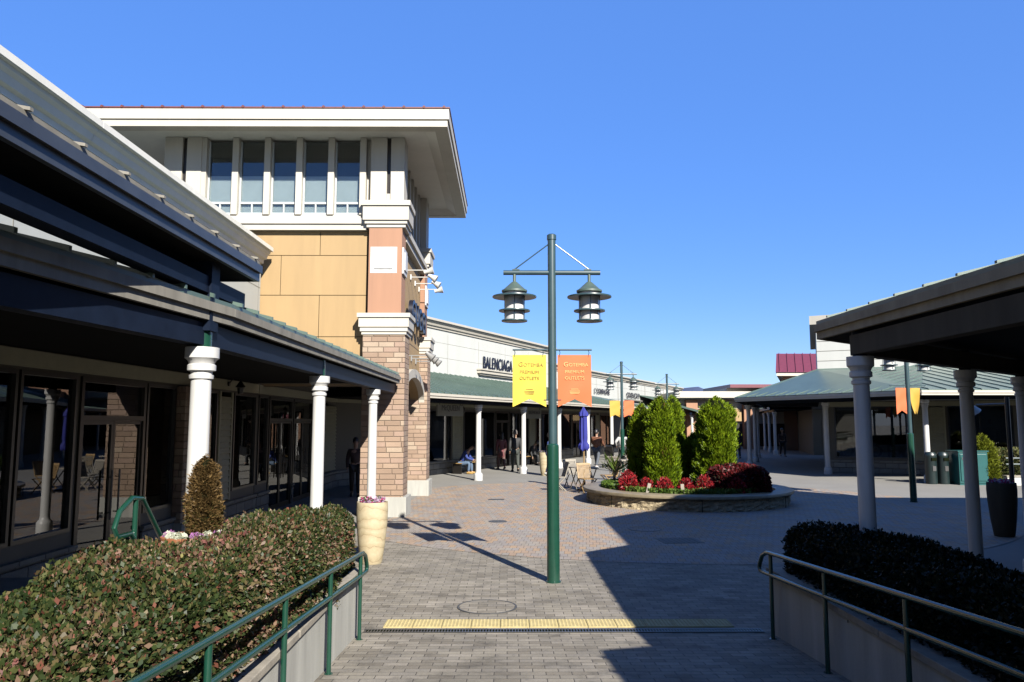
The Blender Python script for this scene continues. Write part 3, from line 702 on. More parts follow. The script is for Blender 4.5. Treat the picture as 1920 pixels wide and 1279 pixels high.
c2 = canopy('arcade_canopy', 'distant short green canopy seen between the conical evergreens', [fp(34, 1.5), fp(48, 1.5)], [fp(34, -3), fp(46, -3)], [fp(34, 1), fp(48, 1)], [fp(s_, 1) for s_ in (34.4, 38, 42, 46)], ze=2.9, zw=4.2, zc=2.65)
# hanging shop signs
def hang_sign(s0, s1, off, z0_, z1_, txt, size, mt, lab):
    p = fp((s0+s1)/2, off); g = thing('hanging_sign', lab, 'shop sign', (p[0], p[1], 0), math.atan2(U[1], U[0])); w_ = s1-s0
    m = MB(); m.box(-w_/2, w_/2, -.03, .03, z0_, z1_); b = m.build('board', 'sign_board', g)
    text(txt, size, .004, mt, 'lettering', b, (0, -.035, (z0_+z1_)/2+.0), (R(90), 0, 0))
    m = MB(); m.tube([(-w_*.4, 0, z1_), (-w_*.4, 0, 2.95)], .01, 6); m.tube([(w_*.4, 0, z1_), (w_*.4, 0, 2.95)], .01, 6); m.build('hanger', 'dark_frame', g)
hang_sign(-.3, 1.75, -1.6, 2.36, 2.78, 'McQUEEN', .32, 'letter_grey', 'pale hanging sign with dark lettering just right of the tower pier')
hang_sign(8.2, 10.0, -1.6, 2.3, 2.72, 'BALENCIAGA', .24, 'letter_navy', 'pale hanging sign below the yellow banner behind the second far column')
wall_lantern(*fp(3.9, -2.94), 2.72, math.atan2(U[1], U[0]), 'black wall lantern above the siding strip near the seated man')

# =================================================================== NEAR RIGHT ARCADE (dark, in shade)
canopy('arcade_canopy', 'dark near canopy on the right with a cream edge and white columns',
       [(3.5, -14), (3.3, 8.12), (10.3, 14.2), (14, 14.2)], [(6.15, -14), (6.15, 9.0), (12.3, 11.9), (14.5, 11.9)][0:4], [(3.42, -14), (3.42, 7.45), (10.2, 13.3), (14, 13.3)],
       [(3.42, 7.4), (5.6, 9.35), (7.2, 10.72), (3.42, 3.2), (3.42, -1)], ze=3.165, zw=3.85, zc=2.76, ribh=.02, fascmt='tan_fascia', beammt='shade_tan', colr=.079)
canopy('upper_canopy', 'second higher tier of the near right canopy beside the viewer', [(3.2, -14), (3.2, 1.75)], [(3.95, -14), (3.95, 1.75)], [(3.42, -14), (3.42, 1.7)], [], ze=3.72, zw=3.86, zc=3.3, roofmt='tan_fascia', fascmt='tan_fascia', beammt='shade_tan')
# the building it belongs to, mostly out of frame: its parapet shades the plaza
rr_ = thing('shop_building', 'dark shop building behind the near right columns', 'building', (6.2, 0, 0))
m = MB(); pl = [(6.2, -14), (6.2, 8.0), (12.8, 15.0), (14.2, 12.6), (26, 12.6), (26, -14)]
n = len(pl); vs = [(x-6.2, y, z_) for z_ in (0, 6.0) for x, y in pl]; m.add(vs, [tuple(reversed(range(n))), tuple(range(n, 2*n))]+[(i, (i+1) % n, n+(i+1) % n, n+i) for i in range(n)])
m.build('wall', 'upper_wall', rr_)
m = MB(); pl2 = [(5.98, -14), (6.0, 8.1), (12.6, 15.3), (14.4, 12.8), (26, 12.8), (26, -14)]
vs = [(x-6.2, y, z_) for z_ in (6.0, 6.16) for x, y in pl2]; m.add(vs, [tuple(reversed(range(n))), tuple(range(n, 2*n))]+[(i, (i+1) % n, n+(i+1) % n, n+i) for i in range(n)])
m.build('cornice', 'cream', rr_)
# =================================================================== FAR RIGHT FASHION SHOP
E0, E1, E2 = (10.3, 34.8), (14.0, 25.9), (27, 25.9); WA, WB, WC = (14.2, 35.0), (18.0, 33.0), (27, 33.0)
canopy('arcade_canopy', 'wide green metal roof with corner hip over the far right shop front',
       [(15.5, 49), E0, E1, E2], [(19, 47), WA, WB, WC], [(16.3, 48.5), (11.5, 35.3), (14.9, 27.4), (27, 27.4)],
       [(11.5, 36.7), (13.25, 32.0), (14.95, 27.5), (13.3, 41.4), (15.0, 46.2), (19.6, 27.5), (24, 27.5)], ze=3.2, zw=4.52, zc=2.93, fascmt='cream', rib=.6)
ud = np.array([.902, -.432]); rd = frame_root('shop_building', 'far right shop with mannequin windows and grey white upper wall', 'building', (13.6, 33.1), ud)
bays = [('win', .42, 3.28, .62, 2.8, 2), ('louver', 3.42, 4.58, .53, 2.8, None), ('win', 4.66, 6.9, .62, 2.8, 2), ('win', 7.2, 11.6, .62, 2.8, 2)]
wall_with_bays(rd, 0, 13, 3.6, bays, split_z=3.0, interior=False)
m = MB(); m.box(0, 13, .19, 1.8, 3.002, 3.06); m.box(-.05, 0, .19, 1.8, 0, 3.0); m.box(0, 13, 1.7, 1.8, 0, 3.0); m.box(0, 13, .19, 1.7, .45, .5); m.build('display_back', 'interior_light', rd)
text('DIOR', .78, .05, 'letter_navy', 'window_lettering', rd, (1.7, .35, .66), (R(90), 0, 0), sx=1.1, space=1.2)
m = MB(); m.box(.2, .45, .18, 14, 0, 3.1); m.build('passage_wall', 'upper_wall', rd)
ru = thing('shop_building', 'pale grey upper storey wall rising above the far right green roof', 'building', (14.2, 35.0, 0))
m = MB(); uu = [(0, 0), (3.8, -2.0), (13, -2.0), (13, 10), (4.8, 12)]
n = len(uu); vs = [(x, y, z_) for z_ in (3.6, 6.6) for x, y in uu]; m.add(vs, [tuple(reversed(range(n))), tuple(range(n, 2*n))]+[(i, (i+1) % n, n+(i+1) % n, n+i) for i in range(n)])
m.build('wall', 'white_wall', ru)
m = MB()
for z_ in (4.9, 5.35, 5.8): m.poly([(-.004, -.004, z_), (3.796, -2.008, z_), (3.796, -2.008, z_+.015), (-.004, -.004, z_+.015)], d=(-.004, -.008, 0))
m.build('panel_joint', 'weathered_cream', ru)
m = MB(); uu = [(-.25, .1), (3.7, -2.3), (13.2, -2.3), (13.2, 10), (4.6, 12.3)]
vs = [(x, y, z_) for z_ in (6.6, 7.0) for x, y in uu]; m.add(vs, [tuple(reversed(range(n))), tuple(range(n, 2*n))]+[(i, (i+1) % n, n+(i+1) % n, n+i) for i in range(n)])
m.build('cornice', 'cream', ru)
# mannequins in the display window
def mannequin(x, y, lab, mt):
    g = thing('mannequin', lab, 'mannequin', (x, y, .5), 0)
    m = MB(); m.lathe([(.16, .0), (.16, .02), (.02, .03), (.02, .5)], 14); m.tube([(-.08, 0, .5), (-.08, 0, .03)], .06, 8); m.tube([(.08, 0, .5), (.08, 0, .03)], .06, 8); m.build('trousers', 'letter_navy', g)
    m = MB(); m.lathe([(.25, .42), (.24, .7), (.20, 1.05), (.21, 1.3), (.17, 1.42), (.06, 1.48), (.05, 1.55)], 16, sq=.6)
    for s in (-1, 1): m.tube([(s*.19, 0, 1.38), (s*.27, 0, 1.1), (s*.28, -.03, .8)], [.07, .06, .05], 8)
    m.build('coat', mt, g)
    m = MB(); m.lathe([(.0, 1.52), (.06, 1.56), (.085, 1.65), (.07, 1.74), (0, 1.78)], 12); m.build('head', 'skin', g)
mat('coat_tan', (.32, .24, .18), .8); mat('coat_white', (.55, .55, .55), .8)
p = np.array([13.6, 33.1])+ud*2.95+np.array([.432, .902])*.7; mannequin(p[0], p[1], 'mannequin in a tan coat behind the far right shop window', 'coat_tan')
p = np.array([13.6, 33.1])+ud*6.2+np.array([.432, .902])*.7; mannequin(p[0], p[1], 'mannequin in a white coat behind the window by the cone shrub', 'coat_white')

# =================================================================== FAR BUILDINGS
def far_hall():
    g = thing('mall_building', 'distant flat roofed white mall hall with salmon piers between the evergreens', 'building', (14, 62, 0))
    m = MB(); m.box(0, 9, 0, 10, 0, 4.0); m.build('wall', 'cream', g)
    m = MB(); m.box(-.6, 7.6, -1.2, 11, 4.05, 4.55); m.box(-.4, 7.4, -1, 11, 3.95, 4.048); m.build('roof_slab', 'cream', g)
    for x in (0.3, 2.6, 4.9): 
        m = MB(); m.box(x, x+.9, -.6, -.01, 0, 3.9); m.build('salmon_pier', 'salmon', g)
    for x, mt in ((1.3, 'burgundy_roof'), (3.6, 'ochre')): 
        m = MB(); m.box(x, x+1.2, -.3, -.01, 2.2, 3.2); m.build('awning', mt, g)
    m = MB(); m.box(-1, 9, -.05, -.001, .2, 2.0); m.build('window', 'dark_frame', g)
far_hall()
g = thing('mall_building', 'distant salmon tower block with a burgundy seamed metal roof', 'building', (20.6, 58, 0))
m = MB(); m.add([(x, y, z_) for z_ in (0, 5.6) for x, y in ((.4, .4), (9, .4), (12, 8), (3.4, 8))], [(3, 2, 1, 0), (4, 5, 6, 7), (0, 1, 5, 4), (1, 2, 6, 5), (2, 3, 7, 6), (3, 0, 4, 7)]); m.build('wall', 'salmon', g)
m = MB(); m.add([(x, y, z_) for z_ in (5.6, 5.85) for x, y in ((-.3, -.3), (10, -.3), (13, 9), (3.3, 9))], [(3, 2, 1, 0), (4, 5, 6, 7), (0, 1, 5, 4), (1, 2, 6, 5), (2, 3, 7, 6), (3, 0, 4, 7)]); m.build('fascia', 'cream', g)
m = MB(); a = [(-.4, -.4, 5.86), (10, -.4, 5.86), (13, 9, 5.86), (3.2, 9, 5.86)]; b = [(.62, 2.2, 7.5), (11, 2.2, 7.5), (12, 6, 7.5), (2.2, 6, 7.5)]
for j in range(4): m.poly([a[j], a[(j+1) % 4], b[(j+1) % 4], b[j]])
m.poly(b); rf = m.build('roof', 'burgundy_roof', g)
m = MB(); x = -.1
while x < 9.8: m.poly([(x, -.4, 5.88), (x+.05, -.4, 5.88), (x+.95, 2.2, 7.52), (x+.9, 2.2, 7.52)], d=(0, 0, .06)); x += .62
m.build('roof_seams', 'burgundy_roof', rf)
g = thing('mall_building', 'distant white shop front with orange and yellow signs seen through the passage columns', 'building', (20, 70, 0))
m = MB(); m.box(0, 22, 0, 8, 0, 5.2); m.build('wall', 'cream', g)
for i, (x, mt) in enumerate(((.5, 'banner_orange'), (3.2, 'banner_amber'), (5.6, 'banner_orange'), (8.0, 'banner_amber'), (10.5, 'banner_orange'))):
    m = MB(); m.box(x, x+1.9, -.2, -.01, 2.1, 2.9); m.build('sign_panel', mt, g)
m = MB(); m.box(0, 22, -1.2, 8.4, 5.2, 5.5); m.build('roof_slab', 'burgundy_roof', g)
m = MB(); m.box(.3, 21, -.06, -.003, .2, 1.9); m.build('window', 'dark_frame', g)
g = thing('shop_building', 'shaded dark shop block at the end of the passage on the right', 'building', (19.9, 50.2, 0))
m = MB(); m.add([(x, y, z_) for z_ in (0, 4.4) for x, y in ((0, 0), (10, 0), (14, 14), (3.6, 14))], [(3, 2, 1, 0), (4, 5, 6, 7), (0, 1, 5, 4), (1, 2, 6, 5), (2, 3, 7, 6), (3, 0, 4, 7)]); m.build('wall', 'upper_wall', g)
m = MB(); m.box(.6, 1.5, -.04, -.002, .6, 2.2); m.box(1.8, 3.4, -.04, -.002, .6, 2.2); m.build('window', 'dark_frame', g)
# columns of the passage beyond
canopy('arcade_canopy', 'distant shaded canopy with a row of small columns down the passage', [(17.2, 50.5), (20.6, 64)], [(24, 49), (27, 63)], [(17.6, 50.5), (21, 64)], [(17.7, 51), (18.7, 55), (19.7, 59), (20.6, 62.5), (20.6, 51), (21.6, 55)], ze=3.1, zw=4.0, zc=2.8)
# =================================================================== RETAINING WALLS, RAILS
def ramp_wall(name_lab, xf, side):
    g = thing('retaining_wall', name_lab, 'low wall', (xf, 8.02, 0)); s = side   # side +1: soil lies towards +x
    def b(m, x0, x1, y0, y1, z0, z1): m.box(x0*s, x1*s, y0-8.02, y1-8.02, z0, z1)
    m = MB(); b(m, 0, .14, 2.0, 8.02, -.1, .60); b(m, 0, .14, -5, 1.997, -.1, .95); b(m, .14, 1.05, 7.88, 8.02, -.1, .60); m.build('wall', 'concrete', g)
    m = MB(); y = 8.05
    while y > 2.1: b(m, -.03, .18, y-1.19, y, .602, .655); y -= 1.2
    m.build('coping', 'coping', g, bevel=.006)
ramp_wall('white concrete planter wall with stone coping left of the ramp', -1.5, -1)
ramp_wall('shaded concrete planter wall with stone coping right of the ramp', 2.68, 1)
m = MB(); m.box(-2.62, -1.64, -5, 7.9, .2, .55); tag(m.build('soil_bed', 'soil'), kind='structure')
m = MB(); m.box(2.82, 3.75, -5, 7.9, .2, .55); tag(m.build('soil_bed', 'soil'), kind='structure')
def rz_(y): return max(0, (8.0-y)*.067)
def handrail(x, side, lab, mt, slope=.067):
    g = thing('handrail', lab, 'handrail', (x, 7.75, 0))
    ye = 8.06; yl = []
    y = 7.75
    while y > -1: yl.append(y); y -= 1.3
    top = lambda y: .84+(7.75-y)*slope*.92; low = lambda y: .63+(7.75-y)*slope*.92
    P = lambda y, z_: (0, y-7.75, z_)
    m = MB(); loop = [P(-1.5, top(-1.5)), P(7.2, top(7.2)), P(7.75, top(7.75)+.0), P(7.86, top(7.75)-.01), P(8.0, top(7.75)-.06), P(8.08, low(8.0)+.07), P(8.10, low(8.0)+.03), P(8.07, low(8.0)), P(7.95, low(7.95)), P(7.2, low(7.2)), P(-1.5, low(-1.5))]
    m.tube(loop, .021, 12); m.build('rail', mt, g)
    for y in yl:
        m = MB(); m.tube([P(y, rz_(y)-.02), P(y, top(y)-.02)], .019, 12); m.lathe([(.035, rz_(y)), (.035, rz_(y)+.01)], 12, (0, y-7.75, 0)); m.build('post', mt, g)
handrail(-1.44, -1, 'green steel handrail sloping down the left side of the ramp', 'green_paint')
handrail(2.6, 1, 'shaded dark handrail sloping down the right side of the ramp', 'green_paint')
# small stair rail on the left
g = thing('handrail', 'short green stair handrail by the glass doors behind the hedge', 'handrail', (-3.12, 6.6, .55)); g.scale = (.9, .9, 1)
m = MB(); m.tube([(0, .95, .2), (.0, .1, .93), (0, -.1, .95), (0, -.32, .86), (0, -.4, .74), (0, -.34, .66), (0, -.1, .66), (0, .9, -.08)], .024, 12); m.build('rail', 'green_paint', g)
m = MB(); m.tube([(0, -.02, .0), (0, -.02, .93)], .024, 12); m.build('post', 'green_paint', g)

# =================================================================== HEDGES
def hedge(lab, *a, **k):
    return hedge_(lab, *a, **k)
def hedge_(lab, x0, x1, y0, y1, z0, z1, n, size, pal, bulge=.05, corner=.22, seed=1, cat='hedge', name='hedge', grow=None, coremat='core_dark', squeeze=None):
    lr = np.random.default_rng(seed); g = thing(name, lab, cat, ((x0+x1)/2, (y0+y1)/2, 0))
    cx, cy = (x0+x1)/2, (y0+y1)/2; hx_, hy_, hz_ = (x1-x0)/2, (y1-y0)/2, (z1-z0)
    # sample rounded box surface (top + 4 sides)
    A = [2*hx_*2*hy_, 2*hy_*hz_, 2*hy_*hz_, 2*hx_*hz_, 2*hx_*hz_]; cnt = (np.array(A)/sum(A)*n).astype(int); P = []; N = []
    for f_, c in enumerate(cnt):
        a, b = lr.uniform(-1, 1, c), lr.uniform(-1, 1, c)
        if f_ == 0: p = np.c_[a*hx_, b*hy_, np.full(c, hz_)]; nn = np.tile((0, 0, 1.), (c, 1))
        elif f_ < 3: s = 1 if f_ == 1 else -1; p = np.c_[np.full(c, s*hx_), a*hy_, (b*.5+.5)*hz_]; nn = np.tile((s, 0, 0.), (c, 1))
        else: s = 1 if f_ == 3 else -1; p = np.c_[a*hx_, np.full(c, s*hy_), (b*.5+.5)*hz_]; nn = np.tile((0, s, 0.), (c, 1))
        P.append(p); N.append(nn)
    P = np.concatenate(P); N = np.concatenate(N)
    # round the corners
    q = np.clip(P, [-(hx_-corner), -(hy_-corner), -9], [hx_-corner, hy_-corner, hz_-corner]); d = P-q; ln = np.linalg.norm(d, axis=1)[:, None]
    d = np.where(ln > 1e-6, d/np.maximum(ln, 1e-6), N); P = q+d*corner; N = d
    bl = sum(np.sin(P @ v+ph) for v, ph in ((np.array((5, 2.1, 3)), 0), (np.array((2, 7, 1)), 2), (np.array((9, 4, 8)), 4), (np.array((15, 17, 12)), 1)))/4
    P = P+N*(bl*bulge)[:, None]; 
    depth = np.abs(lr.normal(0, .045, len(P)))+0
    P = P-N*depth[:, None]+N*.01+lr.normal(0, .012, P.shape)
    P[:, 2] += z0
    if grow is not None: P[:, 2] += grow(P[:, 0]+cx, P[:, 1]+cy)*(P[:, 2]-z0)/hz_
    if squeeze: P[:, 0] = squeeze(P[:, 0]+cx, P[:, 1]+cy)-cx
    leaf_mesh('foliage', P, N, size, pal, parent=g)
    m = MB(); c = .10; k_ = .2
    pr = [(-hx_+c, z0), (-hx_+c, z1-c-k_), (-hx_+c+k_, z1-c), (hx_-c-k_, z1-c), (hx_-c, z1-c-k_), (hx_-c, z0)]
    n_ = 6; ys = np.linspace(-hy_+c, hy_-c, 15); vs = [(x, y, z_) for y in ys for x, z_ in pr]; K = len(ys)-1
    m.add(vs, [tuple(range(n_)), tuple(reversed(range(K*n_, K*n_+6)))]+[(q*n_+i, q*n_+(i+1) % n_, (q+1)*n_+(i+1) % n_, (q+1)*n_+i) for q in range(K) for i in range(n_)])
    if squeeze: m.v = [(float(squeeze(x+cx, y+cy))-cx, y, z_) for x, y, z_ in m.v]
    if grow is not None: m.v = [(x, y, z_+grow(x+cx, y+cy)*.9*(z_-z0)/hz_) for x, y, z_ in m.v]
    m.build('branches', coremat, g)  # solid dark box added inside the leaf shell to block gaps
    return g
pal_l = [(5, (.022, .040, .012)), (5, (.040, .060, .018)), (3, (.085, .095, .03)), (2.6, (.14, .11, .05)), (1.2, (.18, .07, .045)), (3.2, (.25, .165, .11)), (1.5, (.19, .075, .065)), (.6, (.26, .24, .09))]
hg = hedge('large clipped hedge with dark green and reddish leaves left of the ramp', -2.72, -1.56, .9, 8.15, .5, 1.22, 175000, .030, pal_l, bulge=.06, corner=.2, seed=3,
      squeeze=lambda x, y: np.where(x < -1.56, -1.56+(x+1.56)*(1-.34*np.clip((y-5.4)/.8, 0, 1)), x), grow=lambda x, y: .03+.11*np.exp(-((y-6.4)/.9)**2)-.06*np.clip((y-7.3)/.6, 0, 1)+.04*np.sin(y*1.7)+.03*np.sin(x*5+y*3))
# twigs poking out of the hedge
m = MB()
for i in range(170):
    y = random.uniform(1.5, 8.1); x = random.uniform(-2.6 if y < 5 else -2.15, -1.65); a = random.uniform(0, 6.28); l_ = random.uniform(.07, .2)
    z_ = 1.12; m.tube([(x+2.14, y-4.525, z_), (x+2.14+math.cos(a)*l_*.4, y-4.525+math.sin(a)*l_*.4, z_+l_*.7)], [.003, .0015], 4)
for i in range(8):
    x, y = random.uniform(-2.0, -1.8), random.uniform(2.2, 3.6); m.tube([(x+2.14, y-4.525, .9), (x+2.3, y-4.45, 1.08), (x+2.36, y-4.3, 1.13)], [.009, .006, .003], 6)
tag(m.build('twigs', 'twig', hg), kind='stuff')
pal_shade = [(5, (.008, .015, .006)), (4, (.014, .022, .009)), (2, (.03, .028, .016))]  # leaf colours darkened to carry the shade on the right hedge
hedge('dark clipped hedge in shade right of the ramp', 2.76, 3.72, .8, 7.95, .5, 1.10, 80000, .032, pal_shade, bulge=.05, corner=.2, seed=4)
# far right hedge and cone shrub
hedge('sunlit speckled hedge behind the rail at the far right shop', 16.6, 20.5, 26.7, 27.6, .2, 1.2, 9000, .09, [(4, (.08, .10, .03)), (3, (.16, .16, .06)), (2, (.03, .05, .02)), (2, (.28, .26, .14))], seed=5, corner=.2)

# =================================================================== TREES AND SHRUBS
def conifer(lab, x, y, z0, h, r, n, pal, name='conifer', cat='tree', size=.12, taper=.35, seed=1, power=3, group=None, lean=0, updir=1.1, trunk=True):
    lr = np.random.default_rng(seed); g = thing(name, lab, cat, (x, y, z0), 0, group)
    t = lr.uniform(0, 1, n)**.9; a = lr.uniform(0, 6.283, n)
    prof = lambda t: (1-np.abs(2*t-.85)**power*.30)*(1-taper*t)*np.clip((1-t)*11, .0, 1)**.6
    lob = 1+.10*np.sin(a*3+t*5+seed)+.09*np.sin(a*7-t*12+seed*2)+.07*np.sin(t*41+a*5)+.06*np.sin(a*13+t*9)
    cell = lr.uniform(-.13, .16, (18, 24)); lob = lob+cell[(a*2.8).astype(int) % 18, (t*23.9+a*.8).astype(int) % 24]; rr = r*prof(t)*lob; dep = 1-np.abs(lr.normal(0, .12, n)); rad = rr*np.clip(dep, .3, 1.12)
    P = np.c_[np.cos(a)*rad+lean*t, np.sin(a)*rad, t*h*(1-.05*np.abs(np.sin(a*2+seed))-.04*(np.sin(a*5+seed*3)+1)*t)]; N = np.c_[np.cos(a), np.sin(a), np.full(n, .2)]
    # clumps: each sprig point carries several small blades
    kk = 5; P = np.repeat(P, kk, 0)+lr.normal(0, size*.33, (n*kk, 3)); N = np.repeat(N, kk, 0)
    leaf_mesh('foliage', P, N, size, pal, parent=g, aspect=.22, tilt=.38, up=updir)
    m = MB(); pf = [(max(float(r*prof(np.array(q))*.72), .01), q*h) for q in np.linspace(0.02, .95, 12)]; m.lathe(pf, 12, (0, 0, 0)); m.v = [(v[0]+lean*v[2]/h, v[1], v[2]) for v in m.v]
    m.build('inner_core', 'core_dark', g)  # solid dark core added inside the sprays
    if trunk: m = MB(); m.tube([(0, 0, -.15), (0, 0, h*.4), (lean*.8, 0, h*.85)], [.06, .05, .01], 8); m.build('trunk', 'bark', g)
    return g
pal_c = [(2.5, (.06, .11, .008)), (5, (.14, .225, .010)), (4, (.22, .32, .012)), (2, (.31, .41, .02)), (2, (.02, .035, .004)), (.3, (.22, .14, .04))]
PZ = .34
conifer('tall bright green columnar evergreen at the left middle of the planter', 4.12, 20.7, PZ, 2.50, .425, 9500, pal_c, seed=1, size=.085, taper=.32, power=5)
conifer('shorter leftmost evergreen in the planter, leaning over the red shrubs', 3.80, 21.7, PZ, 2.32, .38, 7000, pal_c, seed=2, size=.085, taper=.15, lean=.0, power=5)
conifer('slim evergreen peeking out behind the tall left one in the planter', 4.84, 22.6, PZ, 2.60, .32, 5500, pal_c, seed=3, size=.085, taper=.15, power=5)
conifer('broad bright green evergreen on the right of the planter', 5.62, 20.8, PZ, 2.50, .48, 11000, pal_c, seed=4, size=.085, taper=.10, power=8)
conifer('low dark evergreen half hidden behind the right one in the planter', 5.35, 22.2, PZ, 1.5, .4, 2500, pal_c, seed=5, size=.085, taper=.3)
conifer('small yellow green cone shrub behind the rail at far right', 16.55, 26.9, 0.15, 1.55, .58, 3200, [(3, (.18, .22, .02)), (4, (.26, .30, .03)), (2, (.10, .13, .02))], name='cone_shrub', cat='shrub', seed=6, size=.09, taper=.55, updir=.6)
conifer('dry brown clipped topiary in a terracotta bowl by the first white column', -2.35, 6.08, 1.27, .60, .125, 5200, [(3, (.10, .065, .025)), (4, (.17, .105, .04)), (3, (.23, .15, .06)), (1.5, (.07, .075, .02)), (1, (.30, .20, .09))], name='topiary', cat='shrub', seed=7, size=.026, taper=.22, updir=.3, power=2.2)

# oval stone planter
pg = thing('planter', 'round raised planter bed of rough split stone with a smooth tan rim', 'planter', (4.85, 21.15, 0))
PR = 2.72
m = MB(); prof = [(PR-.04, 0), (PR-.02, .28)]; n = 120
rn = np.random.default_rng(5)
vs = []; nz = 6
for j in range(nz+1):
    for i in range(n): a = 2*math.pi*i/n; r_ = PR-.05+.035*rn.uniform(-1, 1); vs.append((r_*math.cos(a), r_*math.sin(a), .30*j/nz))
m.add(vs, [(j*n+i, j*n+(i+1) % n, (j+1)*n+(i+1) % n, (j+1)*n+i) for j in range(nz) for i in range(n)])
m.build('stone_wall', 'split_stone', pg)
m = MB(); m.lathe([(PR-.06, .29), (PR+.03, .292), (PR+.055, .31), (PR+.06, .345), (PR+.05, .375), (PR+.02, .39), (PR-.38, .392), (PR-.4, .37), (PR-.4, .3)], 120); m.build('rim', 'planter_rim', pg)
m = MB(); m.lathe([(PR-.3, .30), (1.2, .36), (0, .40)], 48); m.build('soil', 'soil', pg)
for a in (-95, -40, 20, 80, 150, 215): 
    m = MB(); c_, s_ = math.cos(R(a)), math.sin(R(a)); m.tube([(c_*(PR+.005), s_*(PR+.005), 0), (c_*(PR+.005), s_*(PR+.005), .30)], .008, 5); m.build('wall_joint', 'core_dark', pg)
# ground cover (stuff) and red shrubs
rn = np.random.default_rng(9); n = 9000; a = rn.uniform(math.pi*.75, math.pi*1.75, n); r_ = PR-.45-rn.uniform(0, 1, n)**1.5*.9
P = np.c_[4.85+r_*np.cos(a), 21.15+r_*np.sin(a), .36+rn.uniform(0, .13, n)]; N = np.c_[rn.normal(0, .4, (n, 2)), np.ones(n)]
o = leaf_mesh('ground_cover', P, N, .07, [(3, (.06, .12, .02)), (3, (.12, .19, .03)), (1, (.2, .24, .06))]); tag(o, 'low bright green ground cover along the planter rim', 'ground cover', kind='stuff')
def red_shrub(x, y, r, h, lab, n=900, seed=1, pal=None, size=.07):
    lr = np.random.default_rng(seed); g = thing('red_shrub', lab, 'shrub', (x, y, .36), 0, 'red leaved shrubs in the planter')
    d = lr.normal(0, 1, (n, 3)); d /= np.linalg.norm(d, axis=1)[:, None]; d[:, 2] = np.abs(d[:, 2])
    P = d*np.array([r, r, h])*(1-np.abs(lr.normal(0, .22, n)))[:, None]; 
    leaf_mesh('foliage', P, d, size, pal or [(4, (.28, .012, .02)), (3, (.42, .03, .035)), (2, (.12, .01, .015)), (1, (.10, .11, .02))], parent=g, aspect=.4, tilt=.6, up=.3)
    m = MB()
    for i in range(7): a = lr.uniform(0, 6.28); m.tube([(0, 0, -.05), (math.cos(a)*r*.4, math.sin(a)*r*.4, h*.5), (math.cos(a)*r*.75, math.sin(a)*r*.75, h*.9)], [.012, .007, .003], 5)
    m.build('stems', 'bark', g)
shr = [(5.1, 20.1, .24, .42, 'red shrub tucked behind the front row between the evergreens'), (6.25, 21.6, .3, .62, 'tall red shrub rising behind the dark red hedge at right'), (5.9, 21.9, .28, .6, 'red shrub behind the right evergreen'), (3.10, 20.0, .26, .42, 'red shrub at the left edge of the planter below the second lamp'), (3.55, 19.85, .22, .36, 'small red shrub beside the leaning grey plant label'), (3.25, 20.9, .28, .5, 'red shrub farthest back at the left side of the planter'), (3.95, 19.55, .25, .40, 'red shrub in front of the tall left evergreen'),
       (4.45, 19.4, .24, .38, 'red shrub at the middle front of the planter'), (4.95, 19.5, .27, .42, 'red shrub between the two big evergreens'), (5.35, 19.7, .26, .40, 'red shrub at the foot of the right evergreen'), (5.7, 19.3, .26, .42, 'red shrub partly in shadow right of the planter middle')]
for i, (x, y, r, h, lab) in enumerate(shr): red_shrub(x, y, r, h, lab, seed=20+i)
hedge('dark red clipped hedge mass on the right of the planter', 5.25, 6.62, 19.3, 21.3, .3, 1.0, 13000, .075, [(5, (.09, .012, .015)), (3, (.17, .02, .022)), (3, (.03, .02, .012)), (2, (.3, .03, .035))], seed=11, corner=.3, bulge=.06)
for i, (x, y, a, lab) in enumerate(((3.48, 19.35, .25, 'leaning grey plant label stake at the left of the planter bed'), (4.3, 19.05, -.05, 'upright grey plant label stake near the middle of the planter bed'))):
    g = MB(); g.box(-.04, .04, -.01, .01, 0, .26, Matrix.Rotation(a, 4, 'Y')); o = g.build('plant_label', 'coping'); o.location = (x, y, .36); tag(o, lab, 'plant label')
# yucca-like bare stems at the left behind lamp 2
g = thing('spiky_plant', 'spiky long leaved plant at the back left of the planter', 'plant', (3.05, 22.1, .36))
n = 60; lr = np.random.default_rng(3); d = lr.normal(0, .6, (n, 3)); d[:, 2] = np.abs(d[:, 2])+.5; d /= np.linalg.norm(d, axis=1)[:, None]
leaf_mesh('leaves', d*.28+np.array([0, 0, .35]), d, .55, [(1, (.10, .16, .03)), (1, (.18, .22, .05))], parent=g, aspect=.07, tilt=.05)
m = MB(); m.tube([(0, 0, 0), (0, 0, .35)], .04, 8); m.build('stem', 'bark', g)
# bare winter trees far away beyond the passage
for i, (x, y, h) in enumerate(((28, 84, 4.4), (31, 86, 4.6))):
    g = thing('bare_tree', ['leafless tree seen under the far canopy, the left one', 'leafless tree seen under the far canopy, the right one'][i], 'tree', (x, y, 0))
    m = MB(); m.tube([(0, 0, 0), (0, 0, h*.35)], [.2, .12], 8)
    m.build('trunk', 'bark', g); m = MB(); lr = random.Random(i)
    for j in range(90):
        a = lr.uniform(0, 6.28); z0_ = h*lr.uniform(.3, .6); l_ = lr.uniform(.5, 1)*h*.4
        p1 = (math.cos(a)*l_*.35, math.sin(a)*l_*.35, z0_+l_*.6); m.tube([(0, 0, z0_*.9), p1, (p1[0]*1.6+lr.uniform(-.4, .4), p1[1]*1.6, z0_+l_*1.2)], [.05, .03, .012], 4)
    m.build('branches', 'twig', g)

